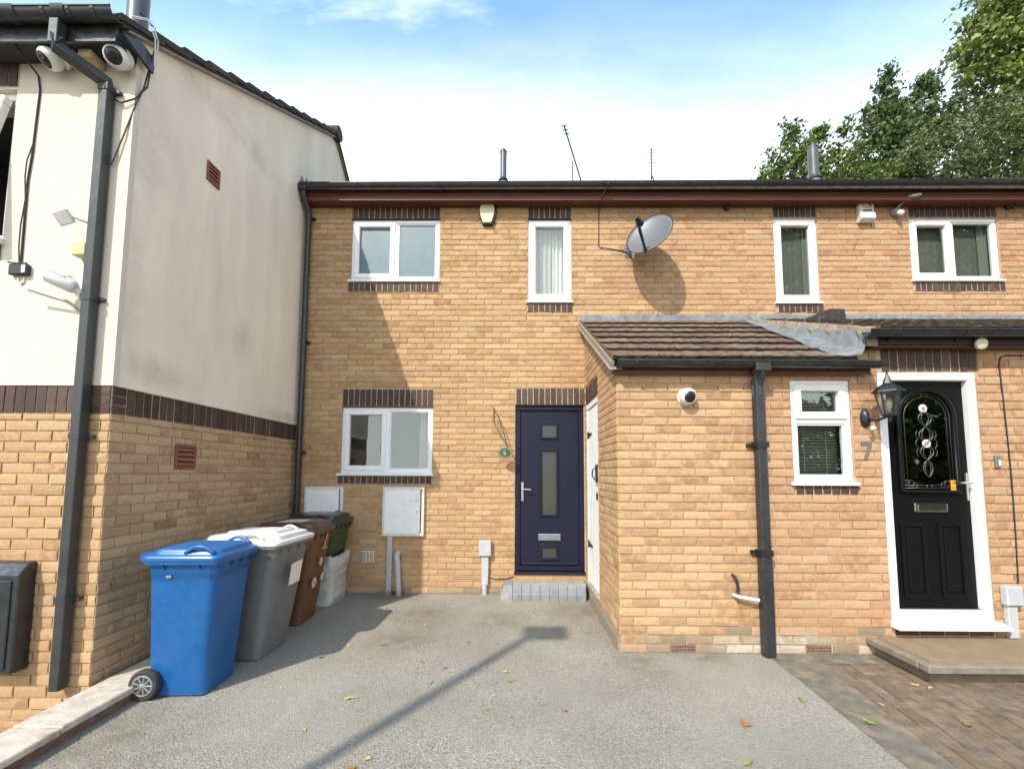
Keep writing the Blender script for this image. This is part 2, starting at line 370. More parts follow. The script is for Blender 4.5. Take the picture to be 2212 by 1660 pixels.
def tarmac_mat():
    m = bpy.data.materials.new('tarmac'); m.use_nodes = True
    t = m.node_tree; b = t.nodes['Principled BSDF']; L = t.links.new
    b.inputs['Roughness'].default_value = .92; b.inputs['Specular IOR Level'].default_value = .25
    geo = N(t, 'ShaderNodeNewGeometry')
    P = geo.outputs['Position']
    def noise(sc, det=6, ro=.6):
        n = N(t, 'ShaderNodeTexNoise'); n.inputs['Scale'].default_value = sc; n.inputs['Detail'].default_value = det; n.inputs['Roughness'].default_value = ro
        L(P, n.inputs['Vector']); return n.outputs['Fac']
    def mr(v, a, b_, c, d):
        n = N(t, 'ShaderNodeMapRange'); L(v, n.inputs['Value'])
        for k, x in zip(('From Min', 'From Max', 'To Min', 'To Max'), (a, b_, c, d)): n.inputs[k].default_value = x
        return n.outputs[0]
    def mul(a, b_):
        n = N(t, 'ShaderNodeMath', operation='MULTIPLY'); L(a, n.inputs[0])
        if isinstance(b_, float): n.inputs[1].default_value = b_
        else: L(b_, n.inputs[1])
        return n.outputs[0]
    def mix(f, A, B, blend='MIX'):
        n = N(t, 'ShaderNodeMix', data_type='RGBA', blend_type=blend)
        for s_, v in ((n.inputs['Factor'], f), (n.inputs['A'], A), (n.inputs['B'], B)):
            if isinstance(v, tuple): s_.default_value = (*v, 1)
            elif isinstance(v, float): s_.default_value = v
            else: L(v, s_)
        return n.outputs['Result']
    v = N(t, 'ShaderNodeTexVoronoi'); v.inputs['Scale'].default_value = 118
    L(P, v.inputs['Vector'])
    sp_ = N(t, 'ShaderNodeSeparateColor'); L(v.outputs['Color'], sp_.inputs[0])
    r = N(t, 'ShaderNodeValToRGB')
    e = r.color_ramp.elements
    e[0].position = 0; e[0].color = (.11, .105, .094, 1)
    e[1].position = 1; e[1].color = (.40, .37, .305, 1)
    for p, c in ((.12, .17), (.5, .23), (.85, .27)):
        k = r.color_ramp.elements.new(p); k.color = (c*1.12, c*1.02, c*.855, 1)
    L(sp_.outputs[0], r.inputs[0])
    # fines and dust bind the aggregate into smoother areas
    base = mix(mr(noise(.9, 4), .38, .60, .05, .62), r.outputs[0], (.262, .240, .196))
    f = mr(noise(.75, 7, .65), .3, .7, .80, 1.22)
    cc = N(t, 'ShaderNodeCombineXYZ')
    for i in range(3): L(f, cc.inputs[i])
    base = mix(1.0, base, cc.outputs[0], 'MULTIPLY')
    # brown leaf stains, each with its own place and ragged edge
    nn = noise(5.5, 7, .7)
    for (x, y, rad_) in ((-1.05, 4.02, .42), (-.95, 4.75, .55), (-.2, 4.6, .4), (-2.2, 2.5, .5), (.75, 4.9, .5), (1.0, 3.6, .3), (-1.5, 5.45, .4), (1.6, 3.72, .28)):
        d = N(t, 'ShaderNodeVectorMath', operation='DISTANCE'); L(P, d.inputs[0]); d.inputs[1].default_value = (x, y, 0)
        k = mul(mr(d.outputs['Value'], 0, rad_, 1, 0), mr(nn, .36, .62, 0, .85))
        base = mix(k, base, (.155, .115, .066))
    # hairline cracks
    cr = N(t, 'ShaderNodeTexVoronoi', feature='DISTANCE_TO_EDGE'); cr.inputs['Scale'].default_value = .55
    w = N(t, 'ShaderNodeVectorMath', operation='MULTIPLY_ADD'); w.inputs[1].default_value = (.5, .5, 0)
    n3 = N(t, 'ShaderNodeTexNoise'); n3.inputs['Scale'].default_value = 2.5; n3.inputs['Detail'].default_value = 5; L(P, n3.inputs['Vector'])
    L(n3.outputs['Color'], w.inputs[0]); L(P, w.inputs[2]); L(w.outputs[0], cr.inputs['Vector'])
    base = mix(mul(mr(cr.outputs['Distance'], 0, .006, 1, 0), mr(noise(.8), .58, .68, 0, .35)), base, (.10, .09, .075))
    L(base, b.inputs['Base Color'])
    bp = N(t, 'ShaderNodeBump'); bp.inputs['Strength'].default_value = .8; bp.inputs['Distance'].default_value = .005
    L(mul(v.outputs['Distance'], -1.0), bp.inputs['Height'])
    L(bp.outputs[0], b.inputs['Normal'])
    MATS['tarmac'] = m
tarmac_mat()

# ------------------------------------------------------------------ mesh helpers
def tag(o, label=None, cat=None, group=None, kind=None):
    if label: o['label'] = label
    if cat: o['category'] = cat
    if group: o['group'] = group
    if kind: o['kind'] = kind
    return o

def empty(name, loc, label, cat, group=None):
    o = bpy.data.objects.new(name, None)
    o.empty_display_size = .1
    COL.objects.link(o)
    o.location = loc
    o['wloc'] = tuple(loc)
    return tag(o, label, cat, group)

def wl(o):
    """world location of an object whose parents carry no rotation"""
    p = Vector(o.location)
    while o.parent:
        o = o.parent
        p += Vector(o.location)
    return p

class MB:
    def __init__(s):
        s.v = []; s.f = []
    def add(s, vs, fs):
        o = len(s.v)
        s.v += [tuple(v) for v in vs]
        s.f += [tuple(i+o for i in f) for f in fs]
        return s
    def box(s, x0, x1, y0, y1, z0, z1):
        return s.add([(x0, y0, z0), (x1, y0, z0), (x1, y1, z0), (x0, y1, z0), (x0, y0, z1), (x1, y0, z1), (x1, y1, z1), (x0, y1, z1)],
                     [(0, 3, 2, 1), (4, 5, 6, 7), (0, 1, 5, 4), (1, 2, 6, 5), (2, 3, 7, 6), (3, 0, 4, 7)])
    def prism(s, poly, axis, a, b):
        """poly: 2-D points; axis 'x' -> (y,z), 'y' -> (x,z), 'z' -> (x,y)"""
        def P(p, t):
            return {'x': (t, p[0], p[1]), 'y': (p[0], t, p[1]), 'z': (p[0], p[1], t)}[axis]
        n = len(poly)
        vs = [P(p, a) for p in poly] + [P(p, b) for p in poly]
        fs = [tuple(range(n)), tuple(range(2*n-1, n-1, -1))]
        fs += [(i, i+n, (i+1) % n+n, (i+1) % n) for i in range(n)]
        return s.add(vs, fs)
    def tube(s, pts, r, n=8, caps=True, rr=None):
        pts = [Vector(p) for p in pts]
        rings = []
        up = Vector((0, 0, 1))
        prev = None
        for i, p in enumerate(pts):
            a = pts[max(i-1, 0)]; b = pts[min(i+1, len(pts)-1)]
            d = (b-a).normalized()
            if prev is None:
                x = d.cross(up)
                if x.length < .05: x = d.cross(Vector((1, 0, 0)))
            else:
                x = prev - d*prev.dot(d)
            x.normalize(); prev = x
            y = d.cross(x)
            q = rr[i] if rr else r
            rings.append([p + (x*math.cos(2*math.pi*k/n)+y*math.sin(2*math.pi*k/n))*q for k in range(n)])
        vs = [v for g in rings for v in g]
        fs = []
        for i in range(len(rings)-1):
            for k in range(n):
                fs.append((i*n+k, i*n+(k+1) % n, (i+1)*n+(k+1) % n, (i+1)*n+k))
        if caps:
            fs.append(tuple(range(n-1, -1, -1)))
            fs.append(tuple(range((len(rings)-1)*n, len(rings)*n)))
        return s.add(vs, fs)
    def lathe(s, prof, c, axis=(0, 0, 1), n=20, sx=1.0, sy=1.0):
        """prof: (radius, height along axis)"""
        ax = Vector(axis).normalized()
        x = ax.cross(Vector((0, 0, 1)))
        if x.length < .05: x = Vector((1, 0, 0))
        x.normalize(); y = ax.cross(x)
        c = Vector(c)
        vs = []
        for r, h in prof:
            for k in range(n):
                t = 2*math.pi*k/n
                vs.append(c+ax*h+x*(math.cos(t)*r*sx)+y*(math.sin(t)*r*sy))
        fs = []
        m = len(prof)
        for i in range(m-1):
            for k in range(n):
                fs.append((i*n+k, i*n+(k+1) % n, (i+1)*n+(k+1) % n, (i+1)*n+k))
        fs.append(tuple(range(n-1, -1, -1)))
        fs.append(tuple(range((m-1)*n, m*n)))
        return s.add(vs, fs)
    def loft(s, secs, cap=True):
        """secs: list of rings with equal counts"""
        n = len(secs[0])
        vs = [v for g in secs for v in g]
        fs = []
        for i in range(len(secs)-1):
            for k in range(n):
                fs.append((i*n+k, i*n+(k+1) % n, (i+1)*n+(k+1) % n, (i+1)*n+k))
        if cap:
            fs.append(tuple(range(n-1, -1, -1)))
            fs.append(tuple(range((len(secs)-1)*n, len(secs)*n)))
        return s.add(vs, fs)
    def rot(s, ang, axis, c):
        M = Matrix.Rotation(ang, 4, axis)
        c = Vector(c)
        s.v = [tuple(M @ (Vector(v)-c)+c) for v in s.v]
        return s
    def build(s, name, m, parent=None, smooth=False, bevel=0.0, local=False, seg=1, auto=None, origin=None):
        off = Vector((0, 0, 0))
        if parent is not None and not local:
            off = wl(parent)
        if origin is not None:
            off = Vector(origin)
        me = bpy.data.meshes.new(name)
        me.from_pydata([(v[0]-off.x, v[1]-off.y, v[2]-off.z) for v in s.v], [], s.f)
        me.materials.append(MATS[m])
        bmv = __import__('bmesh').new(); bmv.from_mesh(me)
        __import__('bmesh').ops.recalc_face_normals(bmv, faces=bmv.faces)
        bmv.to_mesh(me); bmv.free()
        o = bpy.data.objects.new(name, me)
        COL.objects.link(o)
        if origin is not None: o.location = origin
        if parent is not None: o.parent = parent
        if smooth:
            me.polygons.foreach_set('use_smooth', [True]*len(me.polygons))
            if auto: me.set_sharp_from_angle(angle=rad(auto))
        if bevel:
            b = o.modifiers.new('bevel', 'BEVEL'); b.width = bevel; b.segments = seg; b.limit_method = 'ANGLE'
            b.angle_limit = rad(40)
        return o

def thing(name, mb, m, label, cat, group=None, origin=None, **kw):
    """a one-mesh top-level thing with its origin at its base"""
    if origin is None:
        xs = [v[0] for v in mb.v]; ys = [v[1] for v in mb.v]; zs = [v[2] for v in mb.v]
        origin = ((min(xs)+max(xs))/2, (min(ys)+max(ys))/2, min(zs))
    o = mb.build(name, m, origin=origin, **kw)
    return tag(o, label, cat, group)

def rrect(cx, cy, w, d, r, z, n=5):
    """rounded rectangle ring"""
    out = []
    for sx, sy, a0 in ((1, 1, 0), (-1, 1, 90), (-1, -1, 180), (1, -1, 270)):
        for i in range(n):
            a = rad(a0+90*i/(n-1))
            out.append((cx+sx*(w/2-r)+r*math.cos(a), cy+sy*(d/2-r)+r*math.sin(a), z))
    return out

def project(p):
    d = Vector(p)-CAMP
    z = d.dot(CF)
    if z < .2: return None
    return (1106+FPX*d.dot(CR)/z, 948-FPX*d.dot(CU)/z)

# ------------------------------------------------------------------ bricks
RNG = random.Random(7)
PAL = {
 'buff': [((0.453, 0.293, 0.153), 10), ((0.469, 0.311, 0.166), 7), ((0.441, 0.280, 0.145), 6), ((0.428, 0.265, 0.139), 4), ((0.396, 0.245, 0.130), 2), ((0.364, 0.229, 0.123), .7), ((0.453, 0.291, 0.164), 3)],
 'pink': [((0.444, 0.273, 0.153), 10), ((0.455, 0.288, 0.167), 7), ((0.428, 0.254, 0.144), 6), ((0.404, 0.239, 0.137), 3), ((0.372, 0.222, 0.128), 1), ((0.444, 0.291, 0.172), 3)],
 'porch': [((0.468, 0.305, 0.166), 10), ((0.484, 0.319, 0.176), 8), ((0.457, 0.285, 0.153), 5), ((0.428, 0.263, 0.145), 3), ((0.393, 0.243, 0.135), 1.3), ((0.361, 0.225, 0.126), .5)],
 'side': [((0.470, 0.324, 0.187), 10), ((0.451, 0.307, 0.175), 8), ((0.433, 0.287, 0.166), 5), ((0.401, 0.261, 0.151), 2), ((0.487, 0.340, 0.198), 4), ((0.378, 0.228, 0.128), .4)],
 'grey': [((.30, .225, .145), 6), ((.26, .20, .135), 5), ((.36, .27, .17), 4), ((.40, .27, .17), 2)],
 'white': [((.47, .39, .29), 5), ((.42, .33, .23), 3), ((.36, .275, .19), 3)],
 'soldier': [((.070, .040, .030), 6), ((.085, .052, .038), 4), ((.060, .036, .028), 3), ((.10, .062, .042), 2)],
 'block': [((.178, .128, .088), 6), ((.160, .118, .083), 5), ((.192, .140, .095), 4), ((.15, .113, .082), 3), ((.172, .134, .096), 3)],
}
def pick(pal, r=None):
    r = r or RNG
    e = PAL[pal]
    c = r.choices([x[0] for x in e], [x[1] for x in e])[0]
    k = r.uniform(.92, 1.08)
    return tuple(min(1, x*k) for x in c)

def brick_geo(L, H, rnd, proud=.0105, depth=.03, nx=5, nz=3, jit=.0016, rnd_edge=.0025):
    """face towards -y; outer arris dropped back and jittered; returns verts, faces"""
    vs = []
    fs = []
    tx = rnd.uniform(-.0012, .0012); tz = rnd.uniform(-.0012, .0012)
    for k in range(nz):
        for i in range(nx):
            if k == 0 and i == 0: dy = rnd.uniform(-.0025, .0025)
            u = i/(nx-1); w = k/(nz-1)
            x = (u-.5)*L; z = (w-.5)*H
            edge = i in (0, nx-1) or k in (0, nz-1)
            if i == 1: x = -.5*L+min(.008, L*.2)
            if i == nx-2: x = .5*L-min(.008, L*.2)
            if nz == 3 and k == 1: z += rnd.uniform(-.01, .01)*min(1, H/.065)
            y = -proud + dy + tx*(u-.5)*2+tz*(w-.5)*2
            if edge:
                x += rnd.uniform(-jit, jit*.6)*(1 if u > .5 else -1 if u < .5 else 0)
                z += rnd.uniform(-jit, jit*.6)*(1 if w > .5 else -1 if w < .5 else 0)
                y += rnd_edge*rnd.uniform(.6, 1.2)
            else:
                y += rnd.uniform(-.0008, .0008)
            vs.append((x, y, z))
    for k in range(nz-1):
        for i in range(nx-1):
            a = k*nx+i
            fs.append((a, a+1, a+nx+1, a+nx))
    ring = list(range(nx)) + [nx-1+nx*k for k in range(1, nz)] + [nx*(nz-1)+i for i in range(nx-2, -1, -1)] + [nx*k for k in range(nz-2, 0, -1)]
    o = len(vs)
    for r in ring:
        vs.append((vs[r][0], depth-proud, vs[r][2]))
    n = len(ring)
    for j in range(n):
        fs.append((ring[j], o+j, o+(j+1) % n, ring[(j+1) % n]))
    return vs, fs

BCACHE = {}
def brick_mesh(L, H, pal, matn, nvar=34):
    key = (round(L, 3), round(H, 3), pal, matn)
    full = abs(L-.215) < .002 and abs(H-.065) < .002 or pal in ('soldier', 'block')
    lst = BCACHE.setdefault(key, [])
    cap = nvar if full else 5
    if len(lst) < cap:
        vs, fs = brick_geo(L, H, RNG)
        me = bpy.data.meshes.new('brick')
        me.from_pydata(vs, [], fs)
        me.materials.append(MATS[matn])
        c = pick(pal)
        a = me.attributes.new('tone', 'FLOAT_COLOR', 'POINT')
        al = max(0, RNG.uniform(-1.2, 1.3)); al = min(1, al)
        a.data.foreach_set('color', [x for _ in vs for x in (*c, al)])
        lst.append(me)
        return me
    return RNG.choice(lst)

def joined(name, recs, matn, parent):
    """recs: (x,y,z,rot,L,H,pal) -> one mesh of kind stuff"""
    V = []; F = []; T = []
    off = wl(parent)
    for (x, y, z, r, L, H, pal) in recs:
        vs, fs = brick_geo(L, H, RNG)
        c, s = math.cos(r), math.sin(r)
        o = len(V)
        V += [(x+c*a-s*b-off.x, y+s*a+c*b-off.y, z+d-off.z) for a, b, d in vs]
        F += [tuple(i+o for i in f) for f in fs]
        col = pick(pal)
        T += [(*col, min(1, max(0, RNG.uniform(-1.2, 1.3))))]*len(vs)
    me = bpy.data.meshes.new(name)
    me.from_pydata(V, [], F)
    me.materials.append(MATS[matn])
    a = me.attributes.new('tone', 'FLOAT_COLOR', 'POINT')
    a.data.foreach_set('color', [x for t in T for x in t])
    o = bpy.data.objects.new(name, me)
    COL.objects.link(o)
    o.parent = parent
    o['kind'] = 'stuff'
    return o

BRICKS = {}          # house -> list of records
def lay(house, O, rot, u0, u1, z0, z1, holes, pal, zbase=0.0, shift=0.0, keep=None):
    """stretcher bond on a vertical face. O: world origin of u=0; rot: turn about z (0 faces -y)"""
    rec = BRICKS.setdefault(house.name, [])
    C, S = math.cos(rot), math.sin(rot)
    k0 = int(math.floor((z0-zbase)/.075+1e-6)); k1 = int(math.ceil((z1-zbase)/.075-1e-6))
    for k in range(k0, k1):
        za = max(zbase+k*.075+.005, z0+.004); zb = min(zbase+k*.075+.07, z1-.004)
        if zb-za < .018: continue
        off = shift + (.1125 if k % 2 else 0)
        j0 = int(math.floor((u0-off)/.225))-1
        j1 = int(math.ceil((u1-off)/.225))+1
        for j in range(j0, j1):
            a = off+j*.225+.005; b = a+.215
            a += RNG.uniform(-.002, .002); b += RNG.uniform(-.002, .002)
            a = max(a, u0); b = min(b, u1)
            if b-a < .02: continue
            segs = [(a, b, za, zb)]
            for (h0, h1, g0, g1) in holes:
                nxt = []
                for (p, q, r, s) in segs:
                    if h1 <= p or h0 >= q or g1 <= r+.001 or g0 >= s-.001:
                        nxt.append((p, q, r, s)); continue
                    if h0-p > .018: nxt.append((p, h0-.006, r, s))
                    if q-h1 > .018: nxt.append((h1+.006, q, r, s))
                    mp_, mq_ = max(p, h0), min(q, h1)
                    if g0-r > .02: nxt.append((mp_, mq_, r, g0-.004))
                    if s-g1 > .02: nxt.append((mp_, mq_, g1+.004, s))
                segs = nxt
            for (p, q, r, s) in segs:
                if q-p < .02: continue
                L = q-p; H = s-r
                if abs(L-.215) < .006: L = .215
                if abs(H-.065) < .004: H = .065
                uc = (p+q)/2; zc = (r+s)/2
                if keep and not keep(uc, zc, L): continue
                x = O[0]+C*uc; y = O[1]+S*uc
                pl = pal(uc, k, zc) if callable(pal) else pal
                rec.append((x, y, zc, rot+RNG.uniform(-.004, .004), L, H, pl))

def finish_bricks(house, limit=300):
    rec = BRICKS.get(house.name, [])
    off = wl(house)
    sc = []
    for i, (x, y, z, r, L, H, pl) in enumerate(rec):
        c, s = math.cos(r)*L/2, math.sin(r)*L/2
        a = project((x-c, y-s, z)); b = project((x+c, y+s, z)); t = project((x, y, z+H/2)); d = project((x, y, z-H/2))
        ok = a and b and t and d
        ar = 0
        if ok:
            cx = (a[0]+b[0])/2; cy = (t[1]+d[1])/2
            if 0 < cx < 2212 and 0 < cy < 1660:
                ar = math.hypot(a[0]-b[0], a[1]-b[1])*abs(t[1]-d[1])*(1 if abs(L-.215) < .001 else .7)
        sc.append((-ar, i))
    sc.sort()
    top = set(i for _, i in sc[:limit])
    rest = []
    for i, (x, y, z, r, L, H, pl) in enumerate(rec):
        if i in top:
            o = bpy.data.objects.new('brick', brick_mesh(L, H, pl, 'brick'))
            o.location = Vector((x, y, z))-off
            o.rotation_euler = (0, 0, r)
            COL.objects.link(o)
            o.parent = house
        else:
            rest.append(rec[i])
    joined('brickwork', rest, 'brick', house)

def soldiers(house, O, rot, u0, u1, z0, z1, pal='soldier', pitch=.075, name='soldier_brick', proud=0.0):
    """upright dark bricks over and under the openings, each an object"""
    n = max(1, round((u1-u0)/pitch)); w = (u1-u0)/n
    C, S = math.cos(rot), math.sin(rot)
    off = wl(house)
    for i in range(n):
        uc = u0+(i+.5)*w
        o = bpy.data.objects.new(name, brick_mesh(w-.009, z1-z0-.008, pal, 'soldier', 8))
        o.location = Vector((O[0]+C*uc+S*proud, O[1]+S*uc-C*proud, (z0+z1)/2))-off
        o.rotation_euler = (0, 0, rot+RNG.uniform(-.006, .006))
        COL.objects.link(o)
        o.parent = house
    m = MB()
    p = .0030+proud
    m.box(u0, u1, -p, .05, z0, z1)
    m.v = [(O[0]+C*a-S*b, O[1]+S*a+C*b, z) for a, b, z in m.v]
    m.build('soldier_joint', 'pale_mortar', house)

def wall_core(mb, O, rot, u0, u1, z0, z1, holes, th=.12, d0=0.0):
    """mortar slab with openings, split into boxes"""
    us = sorted(set([u0, u1]+[h for H in holes for h in H[:2] if u0 < h < u1]))
    zs = sorted(set([z0, z1]+[h for H in holes for h in H[2:] if z0 < h < z1]))
    C, S = math.cos(rot), math.sin(rot)
    for i in range(len(us)-1):
        for j in range(len(zs)-1):
            uc = (us[i]+us[i+1])/2; zc = (zs[j]+zs[j+1])/2
            if any(h[0] < uc < h[1] and h[2] < zc < h[3] for h in holes): continue
            t = MB().box(us[i], us[i+1], d0, th, zs[j], zs[j+1])
            mb.add([(O[0]+C*a-S*b, O[1]+S*a+C*b, z) for a, b, z in t.v], t.f)
    return mb

# ------------------------------------------------------------------ windows and curtains
def curtain(mb, x0, x1, z0, z1, y, folds, amp, rnd):
    n = folds*8
    vs = []
    for i in range(n+1):
        u = i/n
        x = x0+(x1-x0)*u
        yy = y+amp*math.sin(u*folds*2*math.pi+rnd.uniform(-.3, .3))
        vs += [(x, yy, z0), (x+rnd.uniform(-.004, .004), yy*1.0, z1)]
    mb.add(vs, [(2*i, 2*i+2, 2*i+3, 2*i+1) for i in range(n)])

def frame_ring(mb, x0, x1, z0, z1, y0, y1, t, tb=None):
    tb = tb or t
    mb.box(x0, x1, y0, y1, z1-t, z1)
    mb.box(x0, x1, y0, y1, z0, z0+tb)
    mb.box(x0, x0+t, y0, y1, z0+tb, z1-t)
    mb.box(x1-t, x1, y0, y1, z0+tb, z1-t)
    return mb

def window(house, x0, x1, z0, z1, Y, lights, glass='glass', room='room', sill=.055, cur=None, blind=None, sash=None, sillx=.03, back=.55, sillh=.026):
    """lights: list of (xa, xb, za, zb, opening?) as fractions; Y is the wall face"""
    t = .052
    F = frame_ring(MB(), x0, x1, z0, z1, Y+.012, Y+.075, t)
    w = x1-x0; h = z1-z0
    cuts = set(); 
    for (a, b, c, d, op) in lights:
        if b < .999: cuts.add(('v', b))
        if d < .999: cuts.add(('h', d))
    for k, c in cuts:
        if k == 'v': F.box(x0+w*c-.03, x0+w*c+.03, Y+.0125, Y+.0745, z0+t, z1-t)
        else: F.box(x0+t, x1-t, Y+.0125, Y+.0745, z0+h*c-.03, z0+h*c+.03)
    win = F.build('window', 'upvc', house, bevel=.006)
    for (a, b, c, d, op) in lights:
        xa = x0+(t if a < .001 else w*a+.03); xb = x0+(w-t if b > .999 else w*b-.03)
        za = z0+(t if c < .001 else h*c+.03); zb = z0+(h-t if d > .999 else h*d-.03)
        if op:
            frame_ring(MB(), xa-.018, xb+.018, za-.018, zb+.018, Y-.006, Y+.06, .066).build('sash', 'upvc', win, bevel=.009)
            g = .046
        else:
            frame_ring(MB(), xa, xb, za, zb, Y+.022, Y+.066, .014).build('glazing_bead', 'upvc', win, bevel=.004)
            g = .012
        MB().box(xa+g, xb-g, Y+.034, Y+.040, za+g, zb-g).build('pane', glass, win)
    if sill:
        MB().prism([(Y-.045, z0-.004), (Y+.06, z0+.006), (Y+.06, z0-sillh), (Y-.045, z0-sillh-.004)], 'x', x0-sillx, x1+sillx*.5).build('sill', 'upvc', win, bevel=.003)
    # the room behind
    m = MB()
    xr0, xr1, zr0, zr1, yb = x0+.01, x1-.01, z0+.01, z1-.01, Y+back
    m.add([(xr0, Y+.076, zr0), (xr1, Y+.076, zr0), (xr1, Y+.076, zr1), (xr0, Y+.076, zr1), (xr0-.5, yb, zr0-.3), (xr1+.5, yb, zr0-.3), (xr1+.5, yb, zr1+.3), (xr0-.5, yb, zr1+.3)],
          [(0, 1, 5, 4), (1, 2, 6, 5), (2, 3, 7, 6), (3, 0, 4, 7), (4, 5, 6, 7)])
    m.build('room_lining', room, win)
    rnd = random.Random(int(x0*100)+int(z0*10))
    for (a, b, y_, folds, amp, cm_) in (cur or []):
        cmb = MB(); curtain(cmb, x0+w*a, x0+w*b, z0+.03, z1-.03, Y+y_, folds, amp, rnd)
        cmb.build('curtain', cm_, win, smooth=True)
    if blind:
        nb = int(h/.03)
        for i in range(nb):
            zc = z0+.05+i*(h-.1)/nb
            b_ = MB().box(x0+.05, x1-.05, Y+.115, Y+.137, zc, zc+.0012)
            b_.rot(rad(-48), 'X', ((x0+x1)/2, Y+.126, zc))
            b_.build('blind_slat', 'blind', win)
        for fx in (.32, .7):
            MB().box(x0+w*fx, x0+w*fx+.004, Y+.112, Y+.114, z0+.05, z1-.04).build('blind_cord', 'blind', win)
    return win

def air_brick(house, O, rot, uc, zc, w=.215, h=.065, rows=2, cols=9, m='terracotta'):
    C, S = math.cos(rot), math.sin(rot)
    def T(mb):
        mb.v = [(O[0]+C*a-S*b, O[1]+S*a+C*b, z) for a, b, z in mb.v]
        return mb
    b = MB()
    x0, x1, z0, z1 = uc-w/2, uc+w/2, zc-h/2, zc+h/2
    cw = w/(cols+.5)*.55; ch = h/(rows+.6)*.5
    # solid face cut by a grid of holes
    us = [x0]; 
    for i in range(cols):
        c = x0+w*(i+.75)/(cols+.5); us += [c-cw/2, c+cw/2]
    us.append(x1)
    zs = [z0]
    for j in range(rows):
        c = z0+h*(j+.8)/(rows+.6); zs += [c-ch/2, c+ch/2]
    zs.append(z1)
    for i in range(len(us)-1):
        for j in range(len(zs)-1):
            if i % 2 == 1 and j % 2 == 1: continue
            b.box(us[i], us[i+1], -.0075, .006, zs[j], zs[j+1])
    o = T(b).build('air_brick', m, house)
    T(MB().box(x0+.004, x1-.004, -.0035, -.0008, z0+.004, z1-.004)).build('vent_shade_plate', 'shade_black', o)  # solid dark plate in front of the wall, painted shade for the holes
    return o

def louvre(house, O, rot, uc, zc, w, h, n, m, fr=.02, slope=True):
    C, S = math.cos(rot), math.sin(rot)
    def T(mb):
        mb.v = [(O[0]+C*a-S*b, O[1]+S*a+C*b, z) for a, b, z in mb.v]
        return mb
    x0, x1, z0, z1 = uc-w/2, uc+w/2, zc-h/2, zc+h/2
    o = T(frame_ring(MB(), x0, x1, z0, z1, -.016, .01, fr)).build('vent_grille', m, house, bevel=.002)
    for i in range(n):
        c = z0+fr+(h-2*fr)*(i+.5)/n; q = (h-2*fr)/n*.30
        T(MB().prism([(-.017, c-q), (-.014, c-q-.003), (-.004, c+q*.8), (-.007, c+q+.003)], 'x', x0+fr, x1-fr)).build('slat', m, o)
    T(MB().box(x0+.006, x1-.006, -.0045, -.001, z0+.006, z1-.006)).build('vent_shade_plate', 'shade_black', o)  # dark plate behind the slats, shade of the opening put into its colour
    return o

def gutter(house, x0, x1, Y, ztop, r=.056, m='gutter_black', brackets=(), joints=(), fall=0.0):
    """half-round gutter along x; Y is its centre line"""
    pr = []
    for k in range(9):
        a = math.pi+math.pi*k/8
        pr.append((math.cos(a)*r, math.sin(a)*r*1.05))
    pr = [(-r-.006, .004), (-r-.006, -.006)] + pr[0:] + [(r, .004)]
    inner = [(p[0]*.92, p[1]*.92+.003) for p in pr[2:-1]]
    poly = pr+inner[::-1]
    g = MB()
    def ring(x):
        return [(x, Y+p[0], ztop+p[1]+fall*(x-x0)) for p in poly]
    g.loft([ring(x0), ring(x1)], cap=True)
    o = g.build('gutter', m, house, smooth=True, auto=35)
    for b in brackets:
        pts = [(b, Y+math.cos(math.pi+math.pi*k/8)*(r+.004), ztop+fall*(b-x0)+math.sin(math.pi+math.pi*k/8)*(r+.004)*1.05) for k in range(9)]
        mb = MB()
        for i in range(8):
            p, q = pts[i], pts[i+1]
            d = (p[1]*.985+Y*.015, p[2]); 
            mb.add([(b-.012, p[1], p[2]), (b+.012, p[1], p[2]), (b+.012, q[1], q[2]), (b-.012, q[1], q[2])], [(0, 1, 2, 3)])
        mb.box(b-.012, b+.012, Y+r, Y+r+.03, ztop-.07, ztop+.005)
        mb.build('gutter_bracket', m, o)
    for b in joints:
        mb = MB()
        a = []
        for xx in (b-.045, b+.045):
            a.append([(xx, Y+math.cos(math.pi+math.pi*k/10)*(r+.008), ztop+.006+fall*(b-x0)+math.sin(math.pi+math.pi*k/10)*(r+.008)*1.05) for k in range(11)])
        n = 11
        mb.add(a[0]+a[1], [(i, i+1, n+i+1, n+i) for i in range(n-1)])
        mb.build('gutter_union', m, o, smooth=True)
    return o

# ================================================================== GROUND
def sheet(name, poly, z, m, nx=0, kind='structure'):
    mb = MB()
    mb.add([(x, y, z) for x, y in poly], [tuple(range(len(poly)))])
    o = mb.build(name, m)
    o['kind'] = kind
    return o
sheet('ground', [(-600, -600), (600, -600), (600, 600), (-600, 600)], -.42, 'earth')
sheet('driveway', [(-2.60, -14), (2.0, -14), (2.1, 2.4), (2.2, 3.83), (.93, 3.85), (.93, 5.6), (-2.86, 5.6), (-2.86, 3.4), (-2.60, 3.4)], 0.0, 'tarmac')
def edge_strip():
    L_ = [(1.93, -14), (2.055, 2.4), (2.14, 3.83)]; R_ = [(1.96, -14), (2.305, 2.4), (2.485, 3.61)]
    mb = MB().add([(x, y, .004) for x, y in L_]+[(x, y, .004) for x, y in R_]+[(3.2, 3.61, .004), (3.2, 3.83, .004)], [(0, 3, 4, 1), (1, 4, 5, 2), (2, 5, 6, 7)])
    o = mb.build('edging_strip', 'edging'); o['kind'] = 'structure'
edge_strip()
sheet('paving_bed', [(1.9, .2), (2.2, 2.4), (2.4, 3.83), (9.5, 3.83), (9.5, .2)], -.009, 'joint_sand')
pave = sheet('paving', [(3.0, -14), (9, -14), (9, .3), (3.0, .3)], -.006, 'joint_sand')
